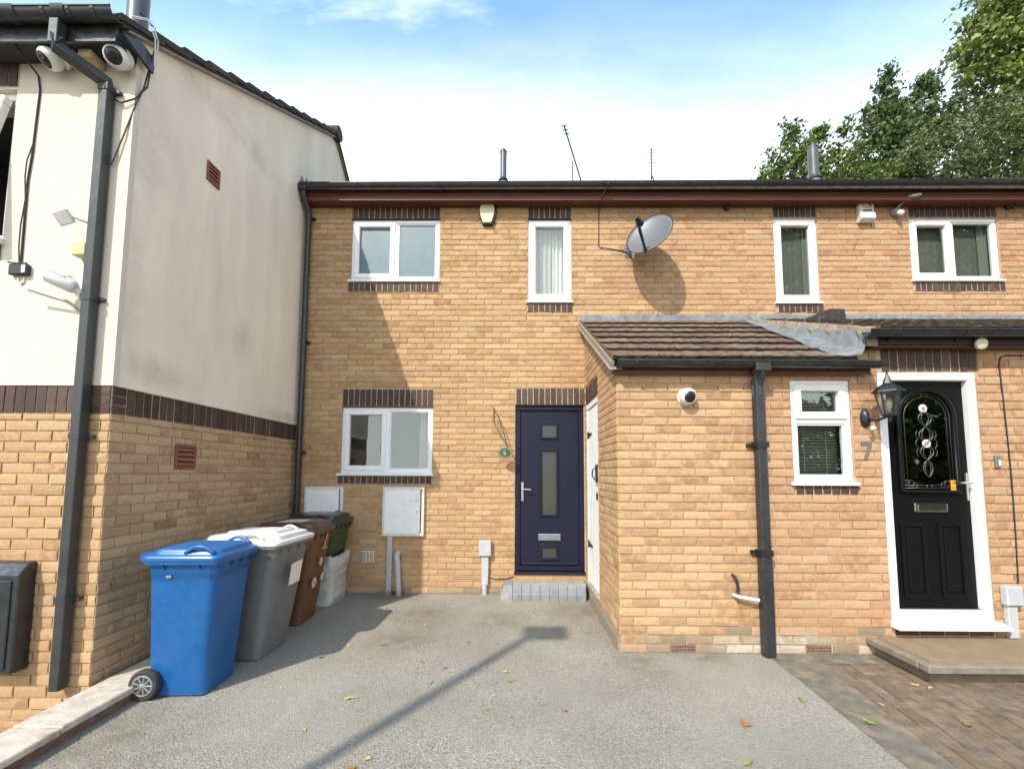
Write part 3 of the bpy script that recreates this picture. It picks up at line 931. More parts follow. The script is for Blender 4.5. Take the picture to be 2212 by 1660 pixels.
# block paving laid in rows that run towards the house, square to the slewed edge
def paving_blocks():
    ang = rad(8.3)
    ax = Vector((math.sin(ang), math.cos(ang), 0)); ar = Vector((math.cos(ang), -math.sin(ang), 0))
    o0 = Vector((2.315, 2.4, 0))
    cells = []
    for c in range(0, 26):
        for r in range(-12, 10):
            off = (.1 if c % 2 else 0)
            p = o0+ar*(.05+c*.1)+ax*(r*.2+off)
            cells.append((p, c))
    ok = []
    for p, c in cells:
        if p.y > 3.80 or p.y < .4: continue
        if 3.10 < p.x and p.y > 3.42: continue
        q = project(p)
        if not q or not (-60 < q[0] < 2300 and 0 < q[1] < 1800): continue
        ok.append((-(1/((p-CAMP).length)), p, c))
    ok.sort(key=lambda t: t[0])
    for i, (_, p, c) in enumerate(ok[:300]):
        key = 'pb'
        lst = BCACHE.setdefault(key, [])
        if len(lst) < 22:
            L, W = .194, .094
            vs = []
            for sc_, z in ((1, -.03), (1, -.0045), (.955, 0)):
                for a, b in ((-1, -1), (1, -1), (1, 1), (-1, 1)):
                    ww = W/2-(1-sc_)*.1; ll = L/2-(1-sc_)*.1
                    vs.append((a*ww, b*ll, z+RNG.uniform(-.0012, .0012)))
            fs = [(8, 9, 10, 11)]+[(k*4+i, k*4+(i+1) % 4, k*4+4+(i+1) % 4, k*4+4+i) for k in (0, 1) for i in range(4)]
            me = bpy.data.meshes.new('paving_block'); me.from_pydata(vs, [], fs)
            me.materials.append(MATS['block'])
            col = pick('block')
            a = me.attributes.new('tone', 'FLOAT_COLOR', 'POINT')
            a.data.foreach_set('color', [x for _ in vs for x in (*col, 1)])
            lst.append(me)
        o = bpy.data.objects.new('paving_block', RNG.choice(lst))
        o.location = (p.x, p.y, RNG.uniform(-.002, .003))
        o.rotation_euler = (RNG.uniform(-.01, .01), RNG.uniform(-.01, .01), -ang+RNG.uniform(-.012, .012))
        COL.objects.link(o)
        o.parent = pave
paving_blocks()

# kerb wall with coping beside the left house
kerb = empty('kerb_wall', (-2.67, 1.0, 0), 'low kerb wall with worn pinkish stone coping along the left edge of the driveway', 'kerb wall')
kb = MB(); kb.box(-2.80, -2.55, -3, 2.98, -.42, .055); kb.box(-2.80, -2.55, 2.98, 3.62, -.05, .055); kb.build('plinth', 'kerb_brick', kerb)
ys = [-3, -2.1, -1.2, -.3, .62, 1.52, 2.50, 3.42, 3.62]
for i in range(len(ys)-1):
    t = MB().box(-2.815, -2.528+RNG.uniform(-.006, .004), ys[i]+.004, ys[i+1]-.004, .055, .098+RNG.uniform(-.003, .003))
    t.build('coping_stone', 'coping', kerb, bevel=.007)

# ================================================================== LEFT HOUSE
LX, LY = -2.87, 3.0
lh = empty('rendered_house', (-4.5, LY, 0), 'cream rendered house with brick base and gable end on the left', 'house')
wc = MB()
LWH = (-5.2, -3.745, 3.20, 4.37)
wall_core(wc, (0, LY), 0, -7.5, LX-.24, -.5, 1.93, [], .24)
wall_core(wc, (LX, 0), rad(90), LY, 5.60, -.5, 1.93, [], .24)
wc.build('wall', 'mortar', lh)
r_ = MB()
wall_core(r_, (0, LY), 0, -7.5, LX-.2, 2.128, 4.62, [LWH], .24, d0=-.016)
r_.box(LX-.2, LX+.0158, LY-.016, LY+.03, 2.1281, 4.62)
r_.build('front_render', 'roughcast', lh)
RS = .59
def rz(y): return 4.735+RS*(y-2.74)
def rzb(y): return 6.85-.78*(y-6.33)
g_ = MB().prism([(LY+.0305, 2.128), (9.6, 2.128), (9.6, rzb(9.6)-.09), (6.33, 6.85-.09), (LY-.0155, rz(LY-.0155)-.085), (LY-.0155, 4.6205), (LY+.0305, 4.6205)], 'x', LX+.016, LX-.2)
g_.build('gable_render', 'smooth_render', lh)
MB().prism([(5.6, 0), (9.6, 0), (9.6, 2.127), (5.6, 2.127)], 'x', LX, LX-.2).build('rear_wall', 'mortar', lh)
lay(lh, (0, LY), 0, -5.2, LX+.003, -.445, 1.93, [], 'buff', zbase=.005)
lay(lh, (LX, 0), rad(90), LY-.003, 5.58, 0, 1.93, [(3.59, 3.83, 1.54, 1.755), (3.40, 3.63, .39, .54), (3.40, 3.63, .20, .29)], 'side', zbase=.005, shift=.06)
finish_bricks(lh)
soldiers(lh, (0, LY), 0, -4.6, -3.10, 1.93, 2.128)
soldiers(lh, (LX, 0), rad(90), LY+.112, 5.56, 1.93, 2.128)
# stacked stretchers at the corner of the band
for z0 in (1.93, 1.996, 2.062):
    o = bpy.data.objects.new('corner_brick', brick_mesh(.225, .060, 'soldier', 'soldier', 6)); o.location = Vector((-2.985, LY, z0+.033))-wl(lh); COL.objects.link(o); o.parent = lh
    o = bpy.data.objects.new('corner_brick', brick_mesh(.104, .060, 'soldier', 'soldier', 6)); o.location = Vector((LX, LY+.056, z0+.033))-wl(lh); o.rotation_euler = (0, 0, rad(90)); COL.objects.link(o); o.parent = lh
MB().box(-3.1, LX, LY-.0012, LY+.05, 1.93, 2.127).build('band_joint', 'pale_mortar', lh)
MB().box(LX-.05, LX+.0012, LY-.0008, LY+.112, 1.9305, 2.1265).build('band_joint', 'pale_mortar', lh)
# vents
louvre(lh, (LX+.016, 0), rad(90), 3.815, 4.295, .165, .185, 4, 'terracotta')
louvre(lh, (LX, 0), rad(90), 3.71, 1.648, .225, .205, 4, 'terracotta')
air_brick(lh, (LX, 0), rad(90), 3.515, .462, .225, .145, 5, 6, 'buff_vent')
air_brick(lh, (LX, 0), rad(90), 3.515, .245, .225, .075, 3, 6, 'buff_vent')
# roof
rf = MB().prism([(2.80, rz(2.80)-.055), (6.33, 6.85-.055), (10.2, rzb(10.2)-.055), (10.2, rzb(10.2)-.10), (6.33, 6.85-.105), (2.80, rz(2.80)-.10)], 'x', -7.6, -2.80)
roof = rf.build('roof', 'tile_dark', lh)
def tile_mesh(m, L=.40, W=.2985, T=.036, key='t', nvar=6):
    lst = BCACHE.setdefault((key, m), [])
    if len(lst) < nvar:
        nx = 7
        vs = []; fs = []
        for j, y in enumerate((0, .012, L*.5, L)):
            for i in range(nx):
                x = (i/(nx-1)-.5)*W
                prof = .003*math.cos(i/(nx-1)*2*math.pi*2)
                jy = RNG.uniform(-.004, .004) if j == 0 else 0
                vs.append((x, y+jy, T+prof-(.006 if j == 0 else 0)+RNG.uniform(-.0015, .0015)))
        for j in range(3):
            for i in range(nx-1):
                a = j*nx+i; fs.append((a, a+1, a+nx+1, a+nx))
        o = len(vs)
        for i in range(nx):
            vs.append(((i/(nx-1)-.5)*W, RNG.uniform(0, .008), RNG.uniform(-.008, .002)))
        for i in range(nx-1):
            fs.append((o+i, o+i+1, i+1, i))
        b = len(vs)
        vs += [(-W/2, L, 0), (W/2, L, 0)]
        fs += [(o, 0, nx, 2*nx, 3*nx, b), (o+nx-1, b+1, 4*nx-1, 3*nx-1, 2*nx-1, nx-1), (o, b, b+1)+tuple(range(o+nx-1, o, -1)), (b, 3*nx)+tuple(range(3*nx+1, 4*nx))+(b+1,)]
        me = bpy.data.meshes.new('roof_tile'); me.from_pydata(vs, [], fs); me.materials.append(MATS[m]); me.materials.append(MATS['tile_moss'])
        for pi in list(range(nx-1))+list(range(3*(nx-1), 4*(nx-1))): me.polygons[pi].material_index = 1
        lst.append(me)
        return me
    return RNG.choice(lst)
def put_tile(parent, x, y, z, slope, m, flip=False, name='roof_tile', wob=.006):
    o = bpy.data.objects.new(name, tile_mesh(m))
    o.location = Vector((x, y, z))-wl(parent)
    o.rotation_euler = ((slope-.085)+RNG.uniform(-wob, wob), RNG.uniform(-wob, wob)*.3, (math.pi if flip else 0)+RNG.uniform(-wob, wob)*.5)
    COL.objects.link(o); o.parent = parent
sl = math.atan(RS)
for i in range(13):
    s = i*.322
    y = 2.765+s*math.cos(sl); z = rz(2.765)+s*math.sin(sl)-.056
    for kx in range(3):
        put_tile(roof, -2.78-.147-.296*kx, y, z, sl, 'tile_dark')
sb = math.atan(.78)
for i in range(8):
    s = 4.6-i*.322-.33
    y = 6.36+s*math.cos(sb); z = 6.85-.02-s*math.sin(sb)-.05
    if s < 0: continue
    for kx in range(2):
        put_tile(roof, -2.78-.147-.296*kx, y, z, sb, 'tile_dark', flip=True)
MB().tube([(-7.6, 6.33, 6.80), (-2.77, 6.33, 6.80)], .11, 14).build('ridge_tile', 'tile_dark', roof, smooth=True, auto=50)
MB().prism([(2.78, rz(2.78)-.055), (6.33, 6.795), (6.33, 6.74), (2.95, rz(2.95)-.105)], 'x', -2.815, -2.86).build('verge_bedding', 'bedding', roof)
MB().prism([(6.33, 6.795), (10.1, rzb(10.1)-.055), (10.1, rzb(10.1)-.10), (6.33, 6.74)], 'x', -2.815, -2.86).build('verge_bedding', 'bedding', roof)
MB().prism([(2.85, rz(2.85)-.102), (6.33, 6.742), (6.33, 6.725), (2.85, rz(2.85)-.118)], 'x', -2.80, -2.90).build('undercloak', 'concrete', roof)
# eaves box, gutter, downpipe
MB().box(-7.5, -2.86, 2.815, 2.99, 4.575, 4.69).build('soffit', 'soffit_dark', lh)
MB().box(-7.5, -2.845, 2.795, 2.8145, 4.555, 4.71).build('fascia', 'gutter_black', lh)
MB().prism([(2.80, 4.62), (2.93, 4.70), (3.06, 4.685), (3.055, 4.56), (2.93, 4.585)], 'x', -2.79, -2.812).build('eaves_end_plate', 'gutter_black', lh)
gutter(lh, -7.5, -2.80, 2.748, 4.70, .054, 'gutter_grey', brackets=(-3.60, -3.28, -3.10, -2.93), joints=(-3.52, -3.17), fall=.004)
dpx = -3.02
dp = MB()
dp.box(-3.24, -3.175, 2.715, 2.78, 4.47, 4.65)
dp.box(dpx-.033, dpx+.033, 2.905, 2.971, .085, 4.36)
dpo = dp.build('downpipe', 'gutter_grey', lh, bevel=.004)
MB().tube([(-3.2075, 2.7475, 4.53), (-3.2075, 2.7475, 4.465), (dpx, 2.938, 4.37), (dpx, 2.938, 4.30)], .047, 4).build('swan_neck', 'gutter_grey', dpo)
for z in (4.30, 2.72, 1.74, .64):
    c = MB().box(dpx-.037, dpx+.037, 2.901, 2.975, z, z+.045); c.box(dpx+.037, dpx+.075, 2.955, 2.998, z+.012, z+.034)
    c.build('pipe_clip', 'gutter_grey', dpo)
# upstairs window: fixed frame and a top-hung sash propped open
wf = frame_ring(MB(), -5.2, -3.745, 3.20, 4.37, LY+.02, LY+.09, .055)
lw_ = wf.build('window', 'old_upvc', lh, bevel=.005)
sash = frame_ring(MB(), -5.13, -3.80, 3.27, 4.30, LY-.045, LY+.015, .07)
sash.rot(rad(-11), 'X', (0, LY+.005, 4.30)).build('open_sash', 'old_upvc', lw_, bevel=.008)
MB().box(-5.06, -3.905, LY+.0, LY+.006, 3.34, 4.23).rot(rad(-11), 'X', (0, LY+.005, 4.30)).build('pane', 'glass', lw_)
MB().prism([(LY-.06, 3.195), (LY+.06, 3.205), (LY+.06, 3.165), (LY-.06, 3.155)], 'x', -5.25, -3.73).build('sill', 'old_upvc', lw_)
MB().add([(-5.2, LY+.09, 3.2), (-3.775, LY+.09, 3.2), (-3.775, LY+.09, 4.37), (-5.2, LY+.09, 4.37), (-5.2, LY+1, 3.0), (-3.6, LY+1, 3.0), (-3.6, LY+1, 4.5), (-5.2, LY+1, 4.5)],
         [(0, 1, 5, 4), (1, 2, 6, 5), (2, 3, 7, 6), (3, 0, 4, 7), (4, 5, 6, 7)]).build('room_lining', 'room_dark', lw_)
soldiers(lh, (0, LY-.017), 0, -5.0, -3.74, 4.39, 4.572)
soldiers(lh, (0, LY-.017), 0, -5.0, -3.74, 3.045, 3.155)
MB().tube([(-4.10, 4.25, 5.4), (-4.10, 4.25, 7.4)], .096, 20).build('flue_pipe', 'flue_steel', lh, smooth=True, auto=50)

# ================================================================== TERRACE, LEFT HALF
MY = 5.58
ha = empty('brick_house', (0, MY, 0), 'buff brick terraced house with navy front door and frosted upstairs window', 'house')
W1 = (-2.225, -1.035, 4.085, 4.935); W2 = (.158, .737, 3.80, 4.935); WL = (-2.272, -1.083, 1.51, 2.37); DB = (-.005, .885, .235, 2.405)
XS = 2.10
core = MB()
holesA = [W1, W2, WL, DB]
wall_core(core, (0, MY), 0, LX-.1, .905, 0, 3.45, [WL, DB], .16)
wall_core(core, (0, MY), 0, LX-.1, XS, 3.45, 5.12, [W1, W2], .16)
core.build('wall', 'mortar', ha)
hb_ = [(-2.225, -1.035, 3.93, 5.2), (-2.252, -1.035, 3.93, 4.06), (.158, .737, 3.65, 5.2), (.150, .745, 3.65, 3.775), (-2.272, -1.083, 1.37, 2.625), (-2.30, -1.083, 1.37, 1.485), (-.005, .905, .235, 2.63),
       (-2.02, -1.77, .775, .99), (-1.99, -1.78, .365, .575), (-2.12, -1.905, .155, .225), (-.775, -.555, .155, .225)]
def palA(u, k, z):
    return 'grey' if (k == 0 and RNG.random() < .5) else 'buff'
lay(ha, (0, MY), 0, LX, .905, 0, 3.45, hb_, palA, shift=.03)
def palU(u, k, z):
    return 'pink' if RNG.random() < min(.95, max(0.0, (u-.2)/3.6)) else 'buff'
lay(ha, (0, MY), 0, LX, XS, 3.45, 5.12, hb_, palU, shift=.03)
finish_bricks(ha)
soldiers(ha, (0, MY), 0, -2.225, -1.035, 4.945, 5.118)
soldiers(ha, (0, MY), 0, -2.252, -1.037, 3.93, 4.05, proud=.012)
soldiers(ha, (0, MY), 0, .158, .737, 4.945, 5.118)
soldiers(ha, (0, MY), 0, .150, .745, 3.65, 3.765, proud=.012)
soldiers(ha, (0, MY), 0, -2.272, -1.083, 2.385, 2.612)
soldiers(ha, (0, MY), 0, -2.30, -1.085, 1.375, 1.475, proud=.012)
soldiers(ha, (0, MY), 0, .0, .903, 2.412, 2.625)
window(ha, *W1[:2], W1[2], W1[3], MY, [(0, .5, 0, 1, True), (.5, 1, 0, 1, False)], glass='frosted', room='room_dark')
window(ha, *W2[:2], W2[2], W2[3], MY, [(0, 1, 0, 1, True)], room='room', cur=[(.10, .56, .16, 4, .022, 'curtain'), (.52, .92, .20, 4, .03, 'curtain_white')])
window(ha, *WL[:2], WL[2], WL[3], MY, [(0, .5, 0, 1, True), (.5, 1, 0, 1, False)], room='room_dark', cur=[(.82, .97, .2, 4, .02, 'curtain')], sillx=.04)
for nm in ('lintel_bar',):
    for (a, b, z) in ((-2.23, -1.03, 4.935), (.153, .742, 4.935), (-2.277, -1.078, 2.371), (-.008, .9, 2.404)):
        MB().box(a, b, MY-.012, MY+.05, z, z+.011).build(nm, 'soffit_dark', ha)

# navy composite door
def navy_door():
    x0, x1, z0, z1 = DB
    Y = MY+.028
    d = frame_ring(MB(), x0, x1, z0+.045, z1, Y-.012, Y+.08, .066, .07).build('front_door', 'navy', ha, bevel=.007)
    lx0, lx1, lz0, lz1 = x0+.066, x1-.066, z0+.115, z1-.066
    xc = (lx0+lx1)/2-.005
    panes = [(xc-.10, xc+.10, 1.985, 2.165), (xc-.10, xc+.10, .985, 1.815), (xc-.10, xc+.10, .435, .585)]
    lf = MB(); wall_core(lf, (0, Y), 0, lx0+.003, lx1-.003, lz0+.003, lz1-.003, panes, .05, d0=.012)
    lf.build('leaf', 'navy', d)
    for p in panes:
        frame_ring(MB(), p[0]-.022, p[1]+.022, p[2]-.022, p[3]+.022, Y-.006, Y+.02, .03).build('pane_surround', 'navy', d, bevel=.009, seg=2)
        MB().box(p[0], p[1], Y+.022, Y+.027, p[2], p[3]).build('pane', 'dark_frosted', d)
    MB().box(xc-.145, xc+.145, Y-.004, Y+.011, .66, .745).build('letterbox', 'chrome', d, bevel=.006, seg=2)
    MB().box(xc-.115, xc+.115, Y-.010, Y-.0045, .675, .725).build('letterbox_flap', 'dull_metal', d, bevel=.004)
    h = MB().box(lx0+.012, lx0+.042, Y-.002, Y+.011, 1.16, 1.40)
    h.tube([(lx0+.027, Y, 1.315), (lx0+.027, Y-.045, 1.315), (lx0+.04, Y-.05, 1.315), (lx0+.135, Y-.05, 1.310)], .0085, 8)
    h.lathe([(.011, 0), (.011, .012)], (lx0+.027, Y-.002, 1.205), (0, -1, 0), 10)
    h.build('handle', 'chrome', d, smooth=True, auto=40)
    MB().prism([(Y-.05, z0+.005), (Y-.045, z0+.038), (Y+.06, z0+.044), (Y+.06, z0)], 'x', x0-.012, x1+.01).build('sill', 'navy', d, bevel=.004)
    MB().prism([(Y-.022, lz0+.01), (Y-.022, lz0+.028), (Y+.011, lz0+.05), (Y+.011, lz0+.006)], 'x', lx0+.01, lx1-.01).build('weather_bar', 'navy', d, bevel=.003)
navy_door()
MB().box(-.10, 1.0, MY+.161, MY+.18, .1, 2.6).build('door_backing', 'shade_black', ha)  # unseen dark panel added to stop light showing through the leaf gap
# eaves
def eaves(h, x0, x1):
    MB().box(x0, x1, 5.43, MY+.1, 5.105, 5.12).build('soffit', 'fascia_brown', h)
    MB().box(x0, x1, 5.405, 5.4295, 5.095, 5.255).build('fascia', 'fascia_brown', h, bevel=.004)
    MB().box(x0, x1, 5.391, 5.4045, 5.165, 5.187).build('fascia_bead', 'fascia_brown', h, bevel=.003)
eaves(ha, LX+.017, XS)
gutter(ha, LX+.03, XS, 5.350, 5.272, .055, 'gutter_black', brackets=(-2.1, -.95, 1.6), joints=(-.99, 1.17), fall=.003)
MB().prism([(5.33, 5.262), (9.5, 7.10), (13.6, 5.25), (13.6, 5.15), (9.5, 7.0), (5.33, 5.20)], 'x', LX+.017, XS).build('roof', 'tile_dark', ha)
# corner rainwater pipe with swan neck
px = -2.80
cp = MB().tube([(px, 5.36, 5.25), (px, 5.36, 5.14), (px+.015, 5.49, 4.99), (px+.015, 5.50, 4.9), (px+.015, 5.50, .05)], .036, 12)
cpo = cp.build('downpipe', 'gutter_black', ha, smooth=True, auto=50)
MB().box(px-.05, px+.05, 5.30, 5.41, 5.19, 5.275).build('gutter_outlet', 'gutter_black', cpo, bevel=.01)
for z in (4.9, 3.2, 1.75):
    c = MB().lathe([(.041, 0), (.041, .05)], (px+.015, 5.50, z), n=12); c.box(px+.04, px+.085, 5.51, 5.575, z+.012, z+.036)
    c.build('pipe_clip', 'gutter_black', cpo)
# lead soakers against the gable
for i in range(7):
    y = 5.36+i*.13
    MB().prism([(y-.02, 5.24+.466*(y-5.33)), (y+.20, 5.24+.466*(y+.2-5.33)), (y+.03, 5.42+.466*(y-5.33))], 'x', LX+.020, LX+.0235+.0006*i).build('lead_soaker', 'lead', ha)
# vents in the wall
louvre(ha, (0, MY), 0, -1.895, .882, .235, .19, 6, 'buff_vent')
louvre(ha, (0, MY), 0, -1.885, .470, .19, .185, 4, 'buff_vent')
MB().box(-1.945, -1.795, MY-.035, MY-.017, .375, .525).build('vent_cover', 'meter_frame', ha, bevel=.004)
for i in range(3):
    MB().box(-1.935+i*.047, -1.9+i*.047, MY-.038, MY-.0355, .385, .515).build('vent_slot', 'buff_vent', ha)
air_brick(ha, (0, MY), 0, -2.0125, .19, m='buff_vent')
air_brick(ha, (0, MY), 0, -.665, .19, m='buff_vent')
def flue(h, x, y, z0, z1, r=.055):
    f = MB().tube([(x, y, z0), (x, y, z1-.04)], r, 18); f.lathe([(r+.006, 0), (r+.006, .02), (r*.6, .06), (.01, .075)], (x, y, z1-.06), n=18)
    o = f.build('flue_pipe', 'flue_steel', h, smooth=True, auto=40)
    MB().lathe([(r+.001, 0), (r+.035, .0), (r+.03, .02), (r+.008, .055), (r+.001, .06)], (x, y, z0+.58), n=18).build('storm_collar', 'gutter_black', o, smooth=True, auto=40)
    MB().lathe([(r+.03, 0), (r+.006, .14)], (x, y, z0+.46), n=18).build('flashing_collar', 'lead', o, smooth=True, auto=40)
flue(ha, -.245, 7.5, 6.26, 7.46, .06)

# ================================================================== TERRACE, RIGHT HALF
hb = empty('brick_house', (5, MY, 0), 'buff brick terraced house with two dark upstairs windows on the right', 'house')
W3 = (3.452, 4.03, 3.79, 4.95); W4 = (5.262, 6.43, 4.095, 4.95)
core = MB(); wall_core(core, (0, MY), 0, XS, 10.4, 3.45, 5.12, [W3, W4], .16); wall_core(core, (0, MY), 0, 8.9, 10.4, 0, 3.45, [], .16); core.build('wall', 'mortar', hb)
lay(hb, (0, MY), 0, 8.9, 10.4, 0, 3.45, [], 'pink', shift=.03)
lay(hb, (0, MY), 0, XS, 10.4, 3.45, 5.12, [(3.452, 4.03, 3.65, 5.2), (3.46, 4.06, 3.65, 3.765), (5.262, 6.43, 3.94, 5.2), (5.275, 6.46, 3.94, 4.07)], palU, shift=.03)
finish_bricks(hb)
soldiers(hb, (0, MY), 0, 3.452, 4.03, 4.96, 5.118)
soldiers(hb, (0, MY), 0, 3.46, 4.055, 3.65, 3.755, proud=.012)
soldiers(hb, (0, MY), 0, 5.262, 6.43, 4.96, 5.118)
soldiers(hb, (0, MY), 0, 5.275, 6.46, 3.945, 4.06, proud=.012)
window(hb, *W3[:2], W3[2], W3[3], MY, [(0, 1, 0, 1, True)], room='room_pale', cur=[(.08, .92, .13, 7, .002, 'net'), (.76, .93, .11, 3, .012, 'curtain_dim')], sillx=.03)
window(hb, *W4[:2], W4[2], W4[3], MY, [(0, .48, 0, 1, True), (.48, 1, 0, 1, False)], room='room_pale', cur=[(.03, .97, .13, 12, .002, 'net'), (.86, .97, .11, 3, .012, 'curtain_dim')], sillx=.03)
eaves(hb, XS, 10.4)
gutter(hb, XS, 10.4, 5.350, 5.288, .055, 'gutter_black', brackets=(2.25, 4.5, 5.7, 6.5), joints=(3.30,), fall=.003)
MB().prism([(5.33, 5.262), (9.5, 7.10), (13.6, 5.25), (13.6, 5.15), (9.5, 7.0), (5.33, 5.20)], 'x', XS, 10.4).build('roof', 'tile_dark', hb)
flue(hb, 5.42, 7.5, 6.28, 7.52, .085)

# ================================================================== PORCH ACROSS BOTH HOUSES
PY = 3.82
po = empty('lean_to_porch', (2.6, PY, 0), 'single-storey brick lean-to with tiled roofs in front of both houses', 'porch')
PW = (2.448, 2.978, 1.455, 2.362); PD = (3.225, 4.092, .262, 2.432); SDH = (-1.655, -.875, .15, 2.385)
PXL = .905
core = MB()
wall_core(core, (0, PY), 0, PXL, 3.06, 0, 2.42, [PW], .14)
wall_core(core, (0, PY), 0, 3.06, 8.85, 0, 2.70, [PD], .14)
wall_core(core, (PXL, PY), rad(-90), -1.755, -.14, 0, 2.42, [SDH], .14)
core.prism([(3.83, 2.42), (MY, 2.42), (MY, 3.42), (3.83, 2.50)], 'x', PXL, PXL+.14)
core.build('wall', 'mortar', po)
def palP(u, k, z):
    if k <= 0:
        if 1.7 < u < 3.05: return 'white' if RNG.random() < .75 else 'grey'
        return 'grey'
    if k == 1: return 'grey' if RNG.random() < .75 else 'white' if 1.8 < u < 2.6 and RNG.random() < .5 else 'porch'
    if k == 2 and u > 1.9 and RNG.random() < .45: return 'grey'
    return 'porch' if u < XS else 'pink'
phol = [(2.448, 2.978, 1.345, 2.362), (2.448, 3.0, 1.345, 1.44), (3.225, 4.092, .15, 2.69), (3.26, 4.115, 2.435, 2.69), (1.325, 1.545, .0, .075), (2.475, 2.70, 0, .075)]
lay(po, (0, PY), 0, PXL, 8.85, 0, 2.69, phol, palP, zbase=.0, shift=.905, keep=lambda u, z, L: z < 2.41 or u > 3.08)
lay(po, (PXL, PY), rad(-90), -1.755, 0.0, 0, 3.5, [(SDH[0], SDH[1], SDH[2], 2.61)], lambda u, k, z: 'grey' if k < 2 else 'porch', shift=.1125,
    keep=lambda u, z, L: z < 2.46+.54*(-u-L*.5-.0))
finish_bricks(po)
soldiers(po, (0, PY), 0, 3.262, 4.112, 2.443, 2.66)
soldiers(po, (0, PY), 0, 2.45, 2.995, 1.345, 1.425, proud=.008)
soldiers(po, (PXL, PY), rad(-90), -1.655, -.875, 2.392, 2.605)
soldiers(po, (0, PY), 0, 3.24, 4.08, .155, .232, pitch=.225)
air_brick(po, (0, PY), 0, 1.435, .037, m='vent_brown')
air_brick(po, (0, PY), 0, 2.588, .037, m='vent_brown')
window(po, PW[0], PW[1], PW[2], PW[3], PY, [(0, 1, 0, .60, False), (0, 1, .60, 1, True)], room='room_dark', blind=True, sillx=.035, back=.4)
# white board door to the store, in the side wall
def store_door():
    y0, y1 = PY+.875, PY+1.655
    d = MB()
    d.box(PXL+.0, PXL+.06, y0, y1, 2.315, 2.383); d.box(PXL+.0, PXL+.06, y0, y0+.06, .19, 2.315); d.box(PXL+.0, PXL+.06, y1-.06, y1, .19, 2.315)
    o = d.build('store_door', 'white_paint', po, bevel=.004)
    n = 6
    for i in range(n):
        a = y0+.064+(y1-y0-.128)*i/n; b = y0+.064+(y1-y0-.128)*(i+1)/n
        MB().box(PXL+.012, PXL+.035, a+.002, b-.002, .20, 2.31).build('board', 'white_paint', o, bevel=.004)
    MB().box(PXL-.02, PXL+.05, y0-.0, y1, .148, .188).build('threshold', 'concrete', o)
    for z in (2.0, .66):
        MB().prism([(y1-.05, z+.05), (y1-.05, z-.05), (y1-.09, z-.02), (y1-.30, z-.006), (y1-.30, z+.008), (y1-.09, z+.02)], 'x', PXL-.004, PXL+.0118).build('strap_hinge', 'iron', o)
    l = MB().box(PXL-.012, PXL+.0118, y0+.10, y0+.16, 1.42, 1.62); l.tube([(PXL-.02, y0+.13, 1.58), (PXL-.045, y0+.13, 1.56), (PXL-.05, y0+.14, 1.50), (PXL-.02, y0+.14, 1.45)], .008, 6)
    l.build('latch', 'iron', o)
    q = MB()
    for k in range(5):
        a = k*2*math.pi/5+.3
        q.tube([(PXL-.004, y0+.11, 1.27), (PXL-.004, y0+.11+.045*math.cos(a), 1.27+.045*math.sin(a))], .008, 5)
    q.build('star_plate', 'iron', o)
store_door()
# rendered plinth along the side wall foot
MB().prism([(PXL-.028, 0), (PXL, 0), (PXL, .14), (PXL-.006, .14), (PXL-.022, .10)], 'y', PY-.0, PY+1.4).build('mortar_fillet', 'bedding', po)

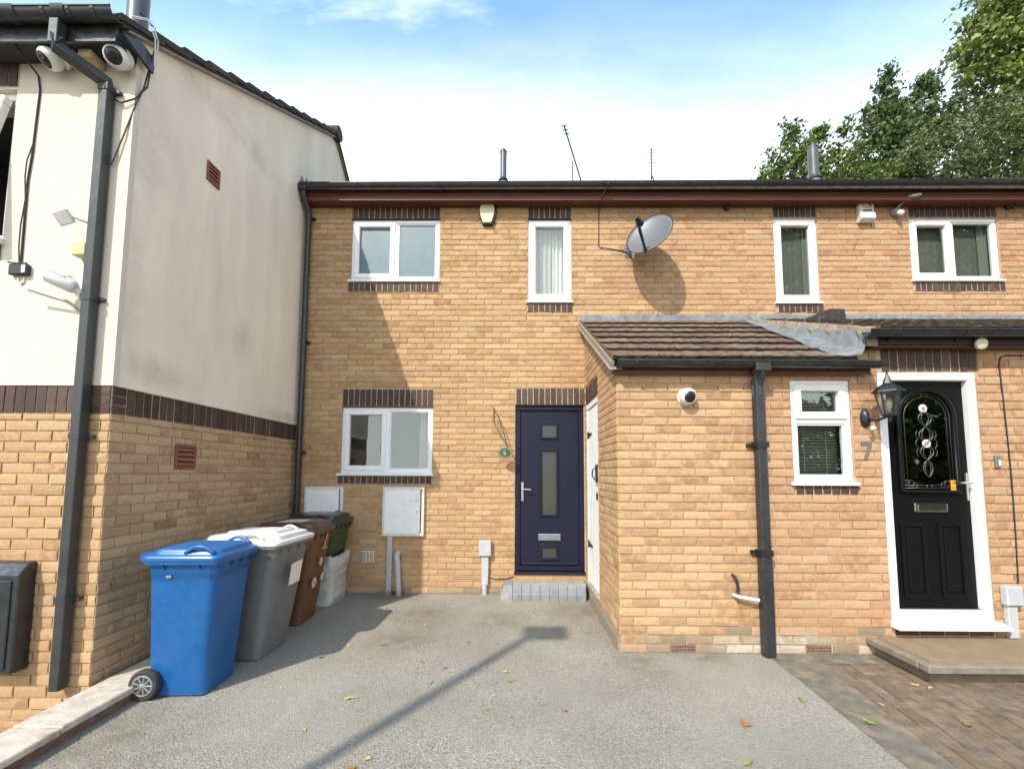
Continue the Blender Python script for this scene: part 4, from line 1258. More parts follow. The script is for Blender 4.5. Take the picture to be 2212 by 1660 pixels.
# black door with arched leaded light
def black_door():
    x0, x1, z0, z1 = PD
    Y = PY+.03
    f = frame_ring(MB(), x0, x1, z0+.02, z1, Y-.035, Y+.08, .072, .085)
    d = f.build('front_door', 'upvc', po, bevel=.012, seg=2)
    MB().prism([(Y-.13, z0-.035), (Y-.125, z0-.012), (Y-.03, z0+.018), (Y+.05, z0+.018), (Y+.05, z0-.035)], 'x', x0-.02, x1+.055).build('sill', 'upvc', d, bevel=.004)
    lx0, lx1, lz0, lz1 = x0+.072, x1-.072, z0+.105, z1-.072
    MB().box(lx0+.003, lx1-.003, Y+.02, Y+.06, lz0+.003, lz1-.003).build('leaf', 'black_door', d)
    MB().box(lx0+.005, lx1-.005, Y-.012, Y+.012, lz0-.012, lz0+.006).build('threshold_strip', 'dull_metal', d)
    xc = (lx0+lx1)/2; hw = .245
    zb, zs = 1.375, 2.035
    def arch(r, zb_, y, n=20):
        pts = [(xc-r, y, zb_), (xc-r, y, zs)]
        pts += [(xc+r*math.cos(math.pi-math.pi*k/n), y, zs+r*.98*math.sin(math.pi*k/n)) for k in range(1, n)]
        pts += [(xc+r, y, zs), (xc+r, y, zb_)]
        return pts
    a = arch(hw, zb, Y)
    MB().tube(a+[(xc-hw, Y, zb), (xc-hw, Y, zs)], .021, 8, caps=False).build('arch_moulding', 'black_door', d, smooth=True)
    a2 = arch(hw-.008, zb, 0)
    MB().prism([(p[0], p[2]) for p in a2], 'y', Y+.010, Y+.019).build('pane', 'door_glass', d)
    yy = Y+.007
    cames = MB()
    cames.tube(arch(hw-.028, zb+.03, yy), .0035, 5)
    cames.tube(arch(hw-.058, zb+.055, yy), .003, 5)
    cames.tube([(xc-hw+.02, yy, zb+.03), (xc+hw-.02, yy, zb+.03)], .0035, 5)
    cames.tube([(xc-hw+.02, yy, zb+.055), (xc+hw-.02, yy, zb+.055)], .003, 5)
    for s in (-1, 1):
        # twisted strands
        cames.tube([(xc+s*.052*math.sin((z-1.50)/.15*math.pi)*(.75 if z < 1.62 else 1.15), yy-.002*s, z) for z in np.linspace(1.50, 2.10, 40)], .0042, 5)
        cames.tube([(xc+s*.030*math.sin((z-1.50)/.15*math.pi)*(.75 if z < 1.62 else 1.15), yy-.002*s, z) for z in np.linspace(1.53, 2.08, 36)], .003, 5)
        for (cz, r) in ((1.72, .035), (1.80, .04), (1.88, .035)):
            cames.tube([(xc+s*(.066+r*.7*math.sin(t)), yy, cz+r*math.cos(t)) for t in np.linspace(.2, 2.9, 9)], .0028, 5)
        for (ox, oz, r) in ((.16, .07, .028), (.12, .055, .02), (.19, .085, .018)):
            cames.tube([(xc+s*(ox+r*math.cos(t)), yy, zb+oz+r*math.sin(t)) for t in np.linspace(0, 5.6, 10)], .003, 5)
        cames.tube([(xc+s*.02, yy, zb+.025), (xc+s*.02, yy, zb+.06)], .003, 5)
        cames.tube([(xc+s*.02, yy, zs+hw-.06), (xc+s*.02, yy, zs+hw-.03)], .003, 5)
    cames.build('lead_came', 'leadwork', d, smooth=True)
    for i, z in enumerate((2.115, 1.800)):
        ro = MB().lathe([(.036, 0), (.036, .004)], (xc-.012*(1-i), yy+.002, z), (0, -1, 0), 20).build('glass_roundel', 'roundel', d)
        p = MB()
        if i == 0:
            for k in range(6):
                t = k*math.pi/3+.5
                p.prism([(xc-.012+.004*math.cos(t+1.57), z+.004*math.sin(t+1.57)), (xc-.012+.026*math.cos(t), z+.026*math.sin(t)), (xc-.012-.004*math.cos(t+1.57), z-.004*math.sin(t+1.57))], 'y', yy-.0035, yy-.0025)
        else:
            for k in range(6):
                t = k*math.pi/3
                cx_, cz_ = xc+.014*math.cos(t), z+.014*math.sin(t)
                p.prism([(cx_+.006*math.cos(q), cz_+.006*math.sin(q)) for q in np.linspace(0, 2*math.pi, 7)[:-1]], 'y', yy-.0035, yy-.0025)
        p.build('red_flower', 'red_print', ro)
    st = MB().box(xc+.185, xc+.245, yy-.004, yy-.002, 1.385, 1.475).build('orange_sticker', 'orange_sticker', d)
    s2 = MB().lathe([(.013, 0), (.013, .001)], (xc+.215, yy-.004, 1.455), (0, -1, 0), 12, sy=.5)
    s2.box(xc+.200, xc+.203, yy-.0052, yy-.0041, 1.395, 1.432).box(xc+.228, xc+.231, yy-.0052, yy-.0041, 1.395, 1.432).box(xc+.203, xc+.228, yy-.0052, yy-.0041, 1.406, 1.409)
    s2.build('sticker_print', 'black_plastic', st)
    MB().box(xc-.145, xc+.145, Y+.002, Y+.0195, 1.195, 1.275).build('letterbox', 'chrome', d, bevel=.010, seg=2)
    MB().box(xc-.12, xc+.12, Y-.004, Y+.0015, 1.208, 1.262).build('letterbox_flap', 'chrome', d, bevel=.006)
    for s in (-1, 1):
        cx_ = xc+s*.165
        p = (cx_-.11, cx_+.11, .46, 1.10)
        frame_ring(MB(), p[0], p[1], p[2], p[3], Y+.006, Y+.0195, .032).build('panel_moulding', 'black_door', d, bevel=.012, seg=2)
        MB().box(p[0]+.05, p[1]-.05, Y+.010, Y+.0195, p[2]+.05, p[3]-.05).build('panel', 'black_door', d, bevel=.008)
    hx = lx1-.035
    h = MB().box(hx-.015, hx+.015, Y+.006, Y+.0195, 1.30, 1.54)
    h.tube([(hx, Y+.01, 1.455), (hx, Y-.04, 1.455), (hx-.01, Y-.045, 1.455), (hx-.125, Y-.045, 1.452)], .009, 8)
    h.build('handle', 'chrome', d, smooth=True, auto=40)
black_door()
MB().box(3.15, 4.17, PY+.141, PY+.16, .1, 2.6).build('door_backing', 'shade_black', po)  # added dark panel out of view, blocks light around the black leaf

# tiled roofs
S1 = math.atan(.54); S2 = math.atan(.404)
def tiled_roof(x0, x1, y0, z0, slope, wall_y, nm, rows, gauge, first_off=0.0):
    base = MB().prism([(y0, z0-.006), (wall_y, z0-.006+math.tan(slope)*(wall_y-y0)), (wall_y, z0-.05+math.tan(slope)*(wall_y-y0)), (y0, z0-.05)], 'x', x0+.02, x1-.02).build(nm, 'tile_dark', po)
    W = .300
    n = int(math.ceil((x1-x0)/W))
    for r in range(rows):
        s = r*gauge
        for i in range(n):
            cx = x0+W*(i+.5)
            if cx+W/2 > x1+.16: continue
            put_tile(base, cx, y0-.045+s*math.cos(slope), z0-.008+s*math.sin(slope), slope, 'tile', wob=.009)
    return base
ra = tiled_roof(.845, 3.06, 3.74, 2.52, S1, 5.56, 'roof', 7, .305)
rb = tiled_roof(3.14, 8.9, 3.70, 2.775, S2, 5.56, 'roof', 6, .33)
def moss(roof_, x0, x1, y0, z0, slope, rows, gauge, n):
    r = random.Random(17); mb = MB()
    for k in range(n):
        q = r.randrange(rows); s = q*gauge+r.uniform(-.006, .01)
        x = r.uniform(x0+.05, x1-.1); a = r.uniform(.006, .016)
        y = y0-.045+s*math.cos(slope); z = z0-.002+s*math.sin(slope)+r.uniform(.0, .03)
        l = a*r.uniform(1, 3.5)
        mb.add([(x-l, y, z), (x+l, y, z+r.uniform(-.3, .3)*a), (x, y-a, z-a*.4), (x, y+a*1.5, z+a*.2), (x+r.uniform(-.4, .4)*l, y-a*.2, z+a)], [(0, 2, 4), (2, 1, 4), (1, 3, 4), (3, 0, 4)])
    o = mb.build('moss', 'tile_moss', roof_); o['kind'] = 'stuff'
moss(ra, .86, 2.9, 3.74, 2.52, S1, 7, .305, 420)
moss(rb, 3.2, 5.2, 3.70, 2.775, S2, 6, .33, 200)
# verge of the lower roof: mortar bedding and undercloak
MB().prism([(3.70, 2.50), (5.55, 3.50), (5.55, 3.44), (3.72, 2.45)], 'x', .825, .86).build('verge_bedding', 'bedding', ra)
MB().prism([(3.72, 2.452), (5.55, 3.442), (5.55, 3.42), (3.72, 2.43)], 'x', .815, .93).build('undercloak', 'concrete', ra)
# left cheek of the upper roof, bedded in mortar with a lead apron hanging over the lower tiles
vb = MB(); vs = []
for i in range(31):
    y = 3.70+1.84*i/30
    t = 2.775+.404*(y-3.70)
    jj = lambda a: RNG.uniform(-a, a)
    vs += [(3.05+jj(.012), y, t-.14), (3.045+jj(.014), y, t-.03+jj(.012)), (3.075+jj(.02), y+jj(.01), t+.028+jj(.010)), (3.15, y, t+.03+jj(.006)), (3.15, y, t-.14)]
vb.add(vs, [(i*5+j, i*5+5+j, i*5+6+j, i*5+1+j) for i in range(30) for j in range(4)]+[(0, 1, 2, 3, 4)])
vb.build('verge_bedding', 'bedding', rb)
ap = MB(); rows_ = []
for i in range(15):
    t = i/14
    y = 3.70+t*1.80
    zt = 2.775+.404*(y-3.70)-.02; zl = 2.52+.54*(y-3.74)+.034
    w = (.27-.15*t)*(1+.05*math.sin(i*2.3)+RNG.uniform(-.03, .03))
    zl2 = zl+.014
    rows_.append([(3.05, y, max(zt, zl2+.02)), (3.035, y, max(zl2+.01, (zt*.35+zl2*.65))), (3.00, y-.01, zl2+.012), (3.05-w, y+RNG.uniform(-.02, .02), zl2+RNG.uniform(.0, .006))])
vs = [p for r in rows_ for p in r]
ap.add(vs, [(i*4+j, i*4+j+1, i*4+5+j, i*4+4+j) for i in range(14) for j in range(3)])
apo = ap.build('lead_apron', 'lead', ra, smooth=True)
sol = apo.modifiers.new('s', 'SOLIDIFY'); sol.thickness = .003
# broken verge tile standing up at the top of the upper roof
MB().add([(3.70, 5.38, 3.49), (3.98, 5.38, 3.49), (4.20, 5.38, 3.49), (4.20, 5.40, 3.63), (4.02, 5.40, 3.635), (3.70, 5.52, 3.52), (4.20, 5.52, 3.60), (4.20, 5.52, 3.5)],
         [(0, 1, 4), (1, 2, 3, 4), (0, 4, 5), (4, 3, 6, 5), (2, 7, 6, 3)]).build('vent_tile', 'tile_dark', rb)
for x in (3.13, 3.16, 3.15, 3.17):
    y = RNG.uniform(3.9, 5.2)
    MB().tube([(x, y, 2.80+.404*(y-3.70)), (x, y, 2.865+.404*(y-3.70)), (x+.06, y, 2.87+.404*(y-3.70))], .004, 5).build('verge_clip', 'dull_metal', rb)
# lead flashing against the house wall
def flashing(x0, x1, drop, zt, parent):
    n = 30
    vs = []
    for i in range(n+1):
        x = x0+(x1-x0)*i/n
        vs += [(x, MY-.012, zt), (x, MY-.014+RNG.uniform(-.002, .002), zt-.09), (x, MY-.03+RNG.uniform(-.004, .003), zt-.125), (x, MY-.16+RNG.uniform(-.008, .008), zt-drop+RNG.uniform(-.006, .006))]
    m = MB().add(vs, [(i*4+j, i*4+4+j, i*4+5+j, i*4+1+j) for i in range(n) for j in range(3)])
    o = m.build('lead_flashing', 'lead', parent, smooth=True)
    s = o.modifiers.new('s', 'SOLIDIFY'); s.thickness = .003
    return o
flashing(.845, 3.10, .185, 3.612, ra)
flashing(3.06, 8.9, .165, 3.618, rb)
# fascias and gutters
MB().box(.86, 3.12, 3.755, 3.775, 2.40, 2.51).build('fascia', 'fascia_brown', po)
MB().box(.86, 3.06, 3.7755, 3.83, 2.418, 2.43).build('soffit', 'soffit_dark', po)
MB().box(3.13, 8.9, 3.715, 3.735, 2.655, 2.76).build('fascia', 'soffit_dark', po)
MB().box(3.13, 8.9, 3.7355, 3.815, 2.634, 2.70).build('soffit', 'fascia_brown', po)
gutter(po, .875, 3.14, 3.695, 2.497, .054, 'gutter_black', brackets=(1.04, 1.75, 2.75), joints=(2.12,), fall=-.002)
gutter(po, 3.01, 8.9, 3.64, 2.752, .050, 'gutter_black', brackets=(3.25, 3.83, 4.6), joints=(), fall=.002)
dp = MB()
dp.tube([(2.125, 3.70, 2.46), (2.125, 3.70, 2.40), (2.125, 3.755, 2.30), (2.125, 3.755, 2.2)], .052, 4)
dp2 = MB().box(2.085, 2.165, 3.715, 3.795, .80, 2.36)
dpo = dp2.build('downpipe', 'gutter_black', po, bevel=.012, seg=2)
dp.build('pipe_neck', 'gutter_black', dpo)
MB().box(2.080, 2.170, 3.71, 3.80, -.001, .83).build('lower_pipe', 'gutter_black', dpo, bevel=.012, seg=2)
MB().box(2.06, 2.19, 3.64, 3.75, 2.40, 2.50).build('gutter_outlet', 'gutter_black', dpo, bevel=.01)
for z in (1.75, .83):
    c = MB().box(2.074, 2.176, 3.705, 3.806, z, z+.05); c.box(2.03, 2.074, 3.78, 3.815, z+.005, z+.04)
    c.build('pipe_clip', 'black_plastic', dpo)

# ================================================================== STEPS
st = empty('door_step', (.36, 5.4, 0), 'grey brick and concrete step below the navy front door', 'step')
MB().box(-.03, .86, 5.33, 5.565, -.02, .178).build('concrete_top', 'concrete', st, bevel=.008)
for i in range(8):
    a = -.03+i*.11; b = a+.1075
    MB().prism([(5.262, -.01), (5.262, .055), (5.328, .055), (5.328, -.01)], 'x', a, b).build('lower_brick', 'blue_brick', st, bevel=.004)
    MB().prism([(5.262, .0565), (5.29, .165), (5.328, .180), (5.328, .0565)], 'x', a, b).build('sloped_brick', 'blue_brick', st, bevel=.004)
MB().add([(-.185, 5.27, -.01), (-.035, 5.262, -.01), (-.035, 5.262, .06), (-.18, 5.28, .06), (-.185, 5.56, -.01), (-.035, 5.56, -.01), (-.035, 5.29, .176), (-.13, 5.31, .176), (-.13, 5.56, .176), (-.035, 5.56, .176), (-.18, 5.56, .06)],
         [(0, 1, 2, 3), (3, 2, 6, 7), (0, 3, 10, 4), (3, 7, 8, 10), (7, 6, 9, 8), (4, 10, 8, 9, 5), (1, 5, 9, 6, 2)]).build('end_brick', 'blue_brick', st)
st2 = empty('stone_step', (3.8, 3.55, 0), 'weathered stone slab step in front of the black front door', 'step')
MB().box(3.06, 5.2, 3.33, 3.81, -.02, .088).build('riser', 'stone', st2)
for a, b in ((2.985, 3.93), (3.937, 5.2)):
    MB().box(a, b, 3.245, 3.33, .09, .148).build('edge_stone', 'stone', st2, bevel=.009)
MB().box(2.985, 3.07, 3.336, 3.812, .09, .147).build('edge_stone', 'stone', st2, bevel=.009)
MB().box(3.08, 4.42, 3.340, 3.812, .09, .150).build('paving_slab', 'slab', st2, bevel=.004)
MB().box(4.43, 5.2, 3.340, 3.812, .09, .149).build('paving_slab', 'slab', st2, bevel=.004)

# ================================================================== WHEELED BINS (front of each faces +x)
def wheelie(name, label, loc, rotz, D, W, HR, body, lid, lidz=.0, D0=None, W0=None, wheels=True, style=0):
    e = empty(name, loc, label, 'bin', 'wheeled bins in a row against the side wall')
    e.rotation_euler = (0, 0, rotz)
    D0 = D0 or D*.72; W0 = W0 or W*.74
    def sec(z, k, r):
        d = D0+(D-D0)*k; w = W0+(W-W0)*k
        # front leans out more than the back
        cx = -(D-d)/2*.75
        return rrect(cx, 0, d, w, r, z, 6)
    secs = [sec(.012, 0, .05), sec(.03, .01, .065), sec(HR*.3, .3, .065), sec(HR*.6, .58, .06), sec(HR*.82, .80, .055), sec(HR*.86, .84, .055), sec(HR*.865, .90, .05), sec(HR-.03, .97, .05), sec(HR-.03, 1.0, .05)]
    B = MB().loft(secs).build('body', body, e, smooth=True, local=True, auto=48)
    # rim
    rim = MB().loft([rrect(0, 0, D+.015, W+.015, .05, HR-.045, 6), rrect(0, 0, D+.05, W+.05, .055, HR-.043, 6), rrect(0, 0, D+.055, W+.055, .055, HR, 6), rrect(0, 0, D+.01, W+.01, .05, HR+.002, 6)])
    rim.build('rim', body, e, smooth=True, local=True, auto=40)
    for i in range(4):
        y = (i-1.5)*W*.26
        MB().prism([(D/2-.012, HR-.046), (D/2+.022, HR-.046), (D/2-.012, HR-.115)], 'y', y-.008, y+.008).build('rib', body, e, local=True)
    for s in (-1, 1):
        for x in (-.12, .12):
            MB().prism([(W/2*s-.012*s, HR-.046), (W/2*s+.022*s, HR-.046), (W/2*s-.014*s, HR-.10)], 'x', x-.006, x+.006).build('rib', body, e, local=True)
    # lid
    z = HR+.004
    a = lidz
    ls = [rrect(.0, 0, D+.062, W+.062, .06, z-.022, 6), rrect(0, 0, D+.066, W+.066, .06, z-.002, 6), rrect(0, 0, D+.052, W+.052, .06, z+.01, 6),
          rrect(.005, 0, D+.0, W-.01, .07, z+.016, 6), rrect(.005, 0, D-.03, W-.045, .07, z+.045+a, 6), rrect(.005, 0, D-.10, W-.12, .06, z+.056+a, 6)]
    if style == 1:
        ls = ls[:-1]+[rrect(.005, 0, D-.07, W-.09, .06, z+.052, 6), rrect(.02, 0, D-.2, W-.22, .05, z+.056, 6), rrect(.02, 0, D-.22, W-.25, .05, z+.074, 6)]
    L_ = MB().loft(ls)
    Lo = L_.build('lid', lid, e, smooth=True, local=True, auto=35)
    for s in (-1, 1):
        h = MB()
        y = s*(W/2-.012)
        pts = [(x, y+s*.012*math.sin(math.pi*t), z+.024+.048*math.sin(math.pi*t)) for t, x in ((k/10, -.0+.01+.20*k/10) for k in range(11))]
        h.tube(pts, .013, 6)
        h.build('lid_grip', lid, Lo, smooth=True, local=True)
    # hinge bar and pull handle at the back
    hb2 = MB().tube([(-D/2-.075, -W*.34, HR-.01), (-D/2-.075, W*.34, HR-.01)], .014, 8)
    for s in (-1, 1):
        hb2.prism([(-D/2+.01, HR-.05), (-D/2-.06, HR-.045), (-D/2-.092, HR-.02), (-D/2-.09, HR+.012), (-D/2-.04, HR+.03), (-D/2+.03, HR+.022)], 'y', s*W*.36-.014, s*W*.36+.014)
        hb2.prism([(-D/2+.01, HR-.05), (-D/2-.06, HR-.045), (-D/2-.092, HR-.02), (-D/2-.09, HR+.012), (-D/2-.04, HR+.03), (-D/2+.03, HR+.022)], 'y', s*W*.18-.012, s*W*.18+.012)
    hb2.build('pull_handle', body, e, smooth=True, local=True, auto=40)
    if wheels:
        R = .100
        wx = -D/2+.035
        MB().tube([(wx, -W0/2-.01, R), (wx, W0/2+.01, R)], .011, 8).build('axle', 'dull_metal', e, local=True)
        for s in (-1, 1):
            y = s*(W0/2+.035)
            t = MB().lathe([(R*.66, -.024), (R*.9, -.026), (R*.99, -.016), (R, 0), (R*.99, .016), (R*.9, .026), (R*.66, .024)], (wx, y, R), (0, 1, 0), 28)
            w_ = t.build('wheel', 'rubber', e, smooth=True, local=True, auto=50)
            hbm = MB().lathe([(R*.67, -.020), (R*.67, .020)], (wx, y, R), (0, 1, 0), 28)
            hbm.build('hub', 'black_plastic', w_, smooth=True, local=True, auto=50)
            for sd_ in (-1, 1):
                yy = y+sd_*.0225
                sp = MB()
                for k in range(9):
                    an = 2*math.pi*k/9
                    sp.tube([(wx+.012*math.cos(an), yy, R+.012*math.sin(an)), (wx+R*.62*math.cos(an), yy, R+R*.62*math.sin(an))], .0055, 5)
                ring = [(wx+R*.63*math.cos(q), yy, R+R*.63*math.sin(q)) for q in np.linspace(0, 2*math.pi, 25)]
                sp.tube(ring, .006, 6, caps=False)
                sp.lathe([(.018, -.004), (.018, .004), (.008, .009)], (wx, yy, R), (0, sd_, 0), 12)
                sp.build('rim', 'hub', w_, smooth=True, local=True, auto=50)
    return e
b1 = wheelie('wheelie_bin', 'blue wheeled bin with blue lid, nearest to the camera', (-2.285, 3.205, .0), rad(2), .47, .45, .935, 'bin_blue', 'bin_blue_lid', D0=.395, W0=.36)
MB().box(-.10, -.065, -.2285, -.2245, .80, .818).build('maker_tag', 'hub', b1, local=True)
b2 = wheelie('wheelie_bin', 'dark grey wheeled bin with pale lid and paper label, second in the row', (-2.235, 3.80, 0), rad(-2), .64, .56, .945, 'bin_grey', 'lid_grey', D0=.47, W0=.44, style=1)
MB().add([(.330, -.10, .57), (.336, .06, .575), (.357, .065, .76), (.350, -.095, .75), (.331, -.10, .57), (.337, .06, .575), (.3585, .065, .76), (.3515, -.095, .75)], [(0, 1, 2, 3), (4, 5, 6, 7)]).build('paper_label', 'paper', b2, local=True)
b3 = wheelie('wheelie_bin', 'brown wheeled bin with dark brown lid, third in the row', (-2.31, 4.57, 0), rad(1), .60, .49, .94, 'bin_brown', 'lid_brown', D0=.45, W0=.39, lidz=.012)
st_ = MB()
def flat_flower(mb, x, y, z, r, n=5, tilt=0):
    for k in range(n):
        a = 2*math.pi*k/n+tilt
        cx_, cz_ = y+r*.6*math.cos(a), z+r*.6*math.sin(a)
        pts = [(cx_+r*.42*math.cos(q), cz_+r*.42*math.sin(q)) for q in np.linspace(0, 2*math.pi, 8)[:-1]]
        mb.add([(x+(p[1]-z)*.085, p[0], p[1]) for p in pts], [tuple(range(7))])
for args in ((.2635, -.115, .405, .055, 6), (.2660, .065, .425, .042, 5, .4), (.2850, -.02, .60, .045, 4, .2)):
    st_ = MB()
    flat_flower(st_, *args)
    st_.build('flower_sticker', 'sticker_white', b3, local=True)
MB().add([(.2995, .0, .73), (.301, .03, .74), (.3145, .075, .90), (.3125, .055, .905)], [(0, 1, 2, 3)]).add([(.2985, -.035, .725), (.2985, .09, .722), (.300, .09, .737), (.300, -.03, .74)], [(0, 1, 2, 3)]).build('painted_number', 'dead_buff', b3, local=True)
MB().add([(-.13, -.15, 1.013), (.13, -.14, 1.013), (.12, .12, 1.013), (-.12, .13, 1.013)], [(0, 1, 2, 3)]).build('lid_label', 'sticker_white', b3, local=True)
b4 = wheelie('wheelie_bin', 'dark green wheeled bin wrapped in white sack, farthest in the row', (-2.36, 5.235, 0), 0, .58, .50, .95, 'bin_green', 'lid_green', D0=.45, W0=.40, lidz=.02)
# crumpled sack pulled up round the lower half
def sack():
    rnd = random.Random(5)
    secs = []
    for j in range(16):
        t = j/15
        z = .004+.56*t
        k = z/.95
        d = .45+(.58-.45)*k+.055+.02*math.sin(t*9); w = .40+(.50-.40)*k+.05+.02*math.cos(t*8)
        ring = rrect(-2.355, 5.235, d, w, .075, z, 10)
        out = []
        for i, p in enumerate(ring):
            n = .5*math.sin(i*1.7+j*1.3)+.5*math.sin(i*.8-j*2.1)+rnd.uniform(-.8, .8)
            v = Vector((p[0]+2.355, p[1]-5.235, 0)).normalized()
            out.append((p[0]+v.x*n*.009, p[1]+v.y*n*.009, p[2]+(rnd.uniform(-.012, .012) if 0 < j else 0)))
        secs.append(out)
    m = MB().loft(secs, cap=False)
    return thing('plastic_sack', m, 'sack', 'crumpled white sack wrapped round the base of the green bin', 'sack', smooth=True)
sack()

# ================================================================== WALL FITTINGS, MAIN WALL
def meter_box(x0, x1, z0, z1, label):
    e = empty('meter_box', ((x0+x1)/2, MY, z0), label, 'meter box', 'white meter boxes on the main wall')
    frame_ring(MB(), x0, x1, z0, z1, MY-.055, MY-.004, .035).build('surround', 'meter_frame', e, bevel=.006)
    MB().box(x0+.03, x1-.052, MY-.061, MY-.02, z0+.03, z1-.035).build('door', 'meter_white', e, bevel=.004)
    MB().lathe([(.007, 0), (.007, .003)], (x1-.085, MY-.061, (z0+z1)/2), (0, -1, 0), 10).build('lock', 'black_plastic', e)
    for z in (z0+.08, z1-.09):
        MB().box(x0+.018, x0+.034, MY-.063, MY-.05, z, z+.06).build('hinge', 'meter_frame', e)
    return e
meter_box(-1.70, -1.165, .715, 1.335, 'white meter box with grey conduit under the ground-floor window')
meter_box(-2.705, -2.21, .715, 1.335, 'white meter box half hidden behind the bins')
thing('conduit_pipe', MB().box(-1.628, -1.562, MY-.05, MY-.008, -.01, .713), 'grey_pvc', 'square grey conduit running from the meter box down to the ground', 'pipe', bevel=.006)
thing('waste_pipe', MB().tube([(-1.49, MY, .50), (-1.49, MY-.05, .50), (-1.488, MY-.085, .47), (-1.478, MY-.085, .40), (-1.455, MY-.085, -.01)], .034, 12), 'grey_pvc', 'round grey waste pipe bending from the wall beside the square conduit', 'pipe', smooth=True, auto=50)
e = empty('cable_box', (-.385, MY, 0), 'small grey cable box on a pipe left of the navy door', 'cable box')
MB().box(-.462, -.305, MY-.085, MY-.008, .478, .672).build('box', 'grey_pvc', e, bevel=.008)
MB().prism([(-.43, .478), (-.335, .478), (-.342, .12), (-.425, .12)], 'y', MY-.06, MY-.008).build('duct', 'grey_pvc', e, bevel=.005)
MB().tube([(-.384, MY-.035, .14), (-.384, MY-.035, -.01)], .034, 12).build('pipe', 'grey_pvc', e, smooth=True, auto=50)
thing('door_cable', MB().tube([(-.34, MY-.015, .20), (-.25, MY-.015, .185), (-.12, MY-.015, .19), (-.02, MY-.015, .215)], .006, 6), 'cable', 'thin black cable looping from the grey cable box to the navy door', 'cable')
# oval alarm sounder
e = empty('alarm_box', (-.395, MY, 4.84), 'cream oval alarm box on the wall under the eaves', 'alarm box')
def oval_prism(x, z, w, h, y0, y1, pinch=.52):
    pts = []
    for k in range(13):
        t = k/12
        hw = w/2*(pinch+(1-pinch)*math.sin(math.pi*t))
        pts.append((x+hw, z-h/2+h*t))
    pts += [(2*x-p[0], p[1]) for p in pts[::-1]]
    return MB().prism(pts, 'y', y0, y1)
oval_prism(-.385, 5.025, .235, .385, MY-.045, MY-.004, .56).build('backplate', 'black_plastic', e, bevel=.008)
oval_prism(-.395, 5.028, .195, .345, MY-.075, MY-.0455, .56).build('cover', 'cream_plastic', e, bevel=.01, seg=2)
# white bell box
e = empty('alarm_box', (4.65, MY, 4.86), 'weathered white alarm box between the two right-hand upstairs windows', 'alarm box')
MB().prism([(MY-.008, 4.872), (MY-.05, 4.862), (MY-.105, 4.90), (MY-.10, 4.965), (MY-.075, 4.99), (MY-.08, 5.20), (MY-.05, 5.215), (MY-.008, 5.215)], 'x', 4.557, 4.752).build('case', 'alarm_white', e, bevel=.008)
MB().box(4.612, 4.715, MY-.088, MY-.078, 5.05, 5.17).build('label_panel', 'yellow_box', e)
MB().box(4.60, 4.72, MY-.084, MY-.077, 5.008, 5.022).build('sounder_slot', 'black_plastic', e)
MB().prism([(4.64, 5.17), (4.665, 5.17), (4.70, 5.06), (4.685, 5.06)], 'y', MY-.091, MY-.0885).build('stain_strip', 'black_plastic', e)
# twin spot lamp
def spot(x, z, label, m, s=1.0, head=True):
    e = empty('security_light', (x, MY, z-.08), label, 'light')
    MB().lathe([(.058*s, 0), (.062*s, .015), (.05*s, .04), (.03*s, .075)], (x, MY-.008, z), (0, -1, 0), 18).build('base', m, e, smooth=True, auto=50)
    MB().lathe([(.01, -.045*s), (.03*s, -.03*s), (.036*s, 0), (.03*s, .03*s), (.012, .042*s)], (x+.02*s, MY-.09*s, z-.045*s), (.2, -.6, -.5), 16).build('sensor', 'camera_white' if head else m, e, smooth=True)
    if head:
        MB().tube([(x+.0, MY-.06, z+.03), (x+.05, MY-.10, z+.09)], .014, 8).build('arm', m, e)
        MB().lathe([(.02, -.03), (.075, -.012), (.085, .012), (.078, .022), (.02, .032)], (x+.125, MY-.15, z+.135), (-.15, -.42, .9), 20, sx=1.25, sy=.75).build('lamp_head', m, e, smooth=True)
    return e
spot(5.06, 5.02, 'pale twin security light left of the right-hand upstairs window', 'hub')
spot(6.58, 5.10, 'small dark sensor under the eaves at the far right', 'black_plastic', .75, False)
spot(2.82, 5.085, 'small dark sensor under the eaves between the dish and the narrow window', 'iron', .6, False)

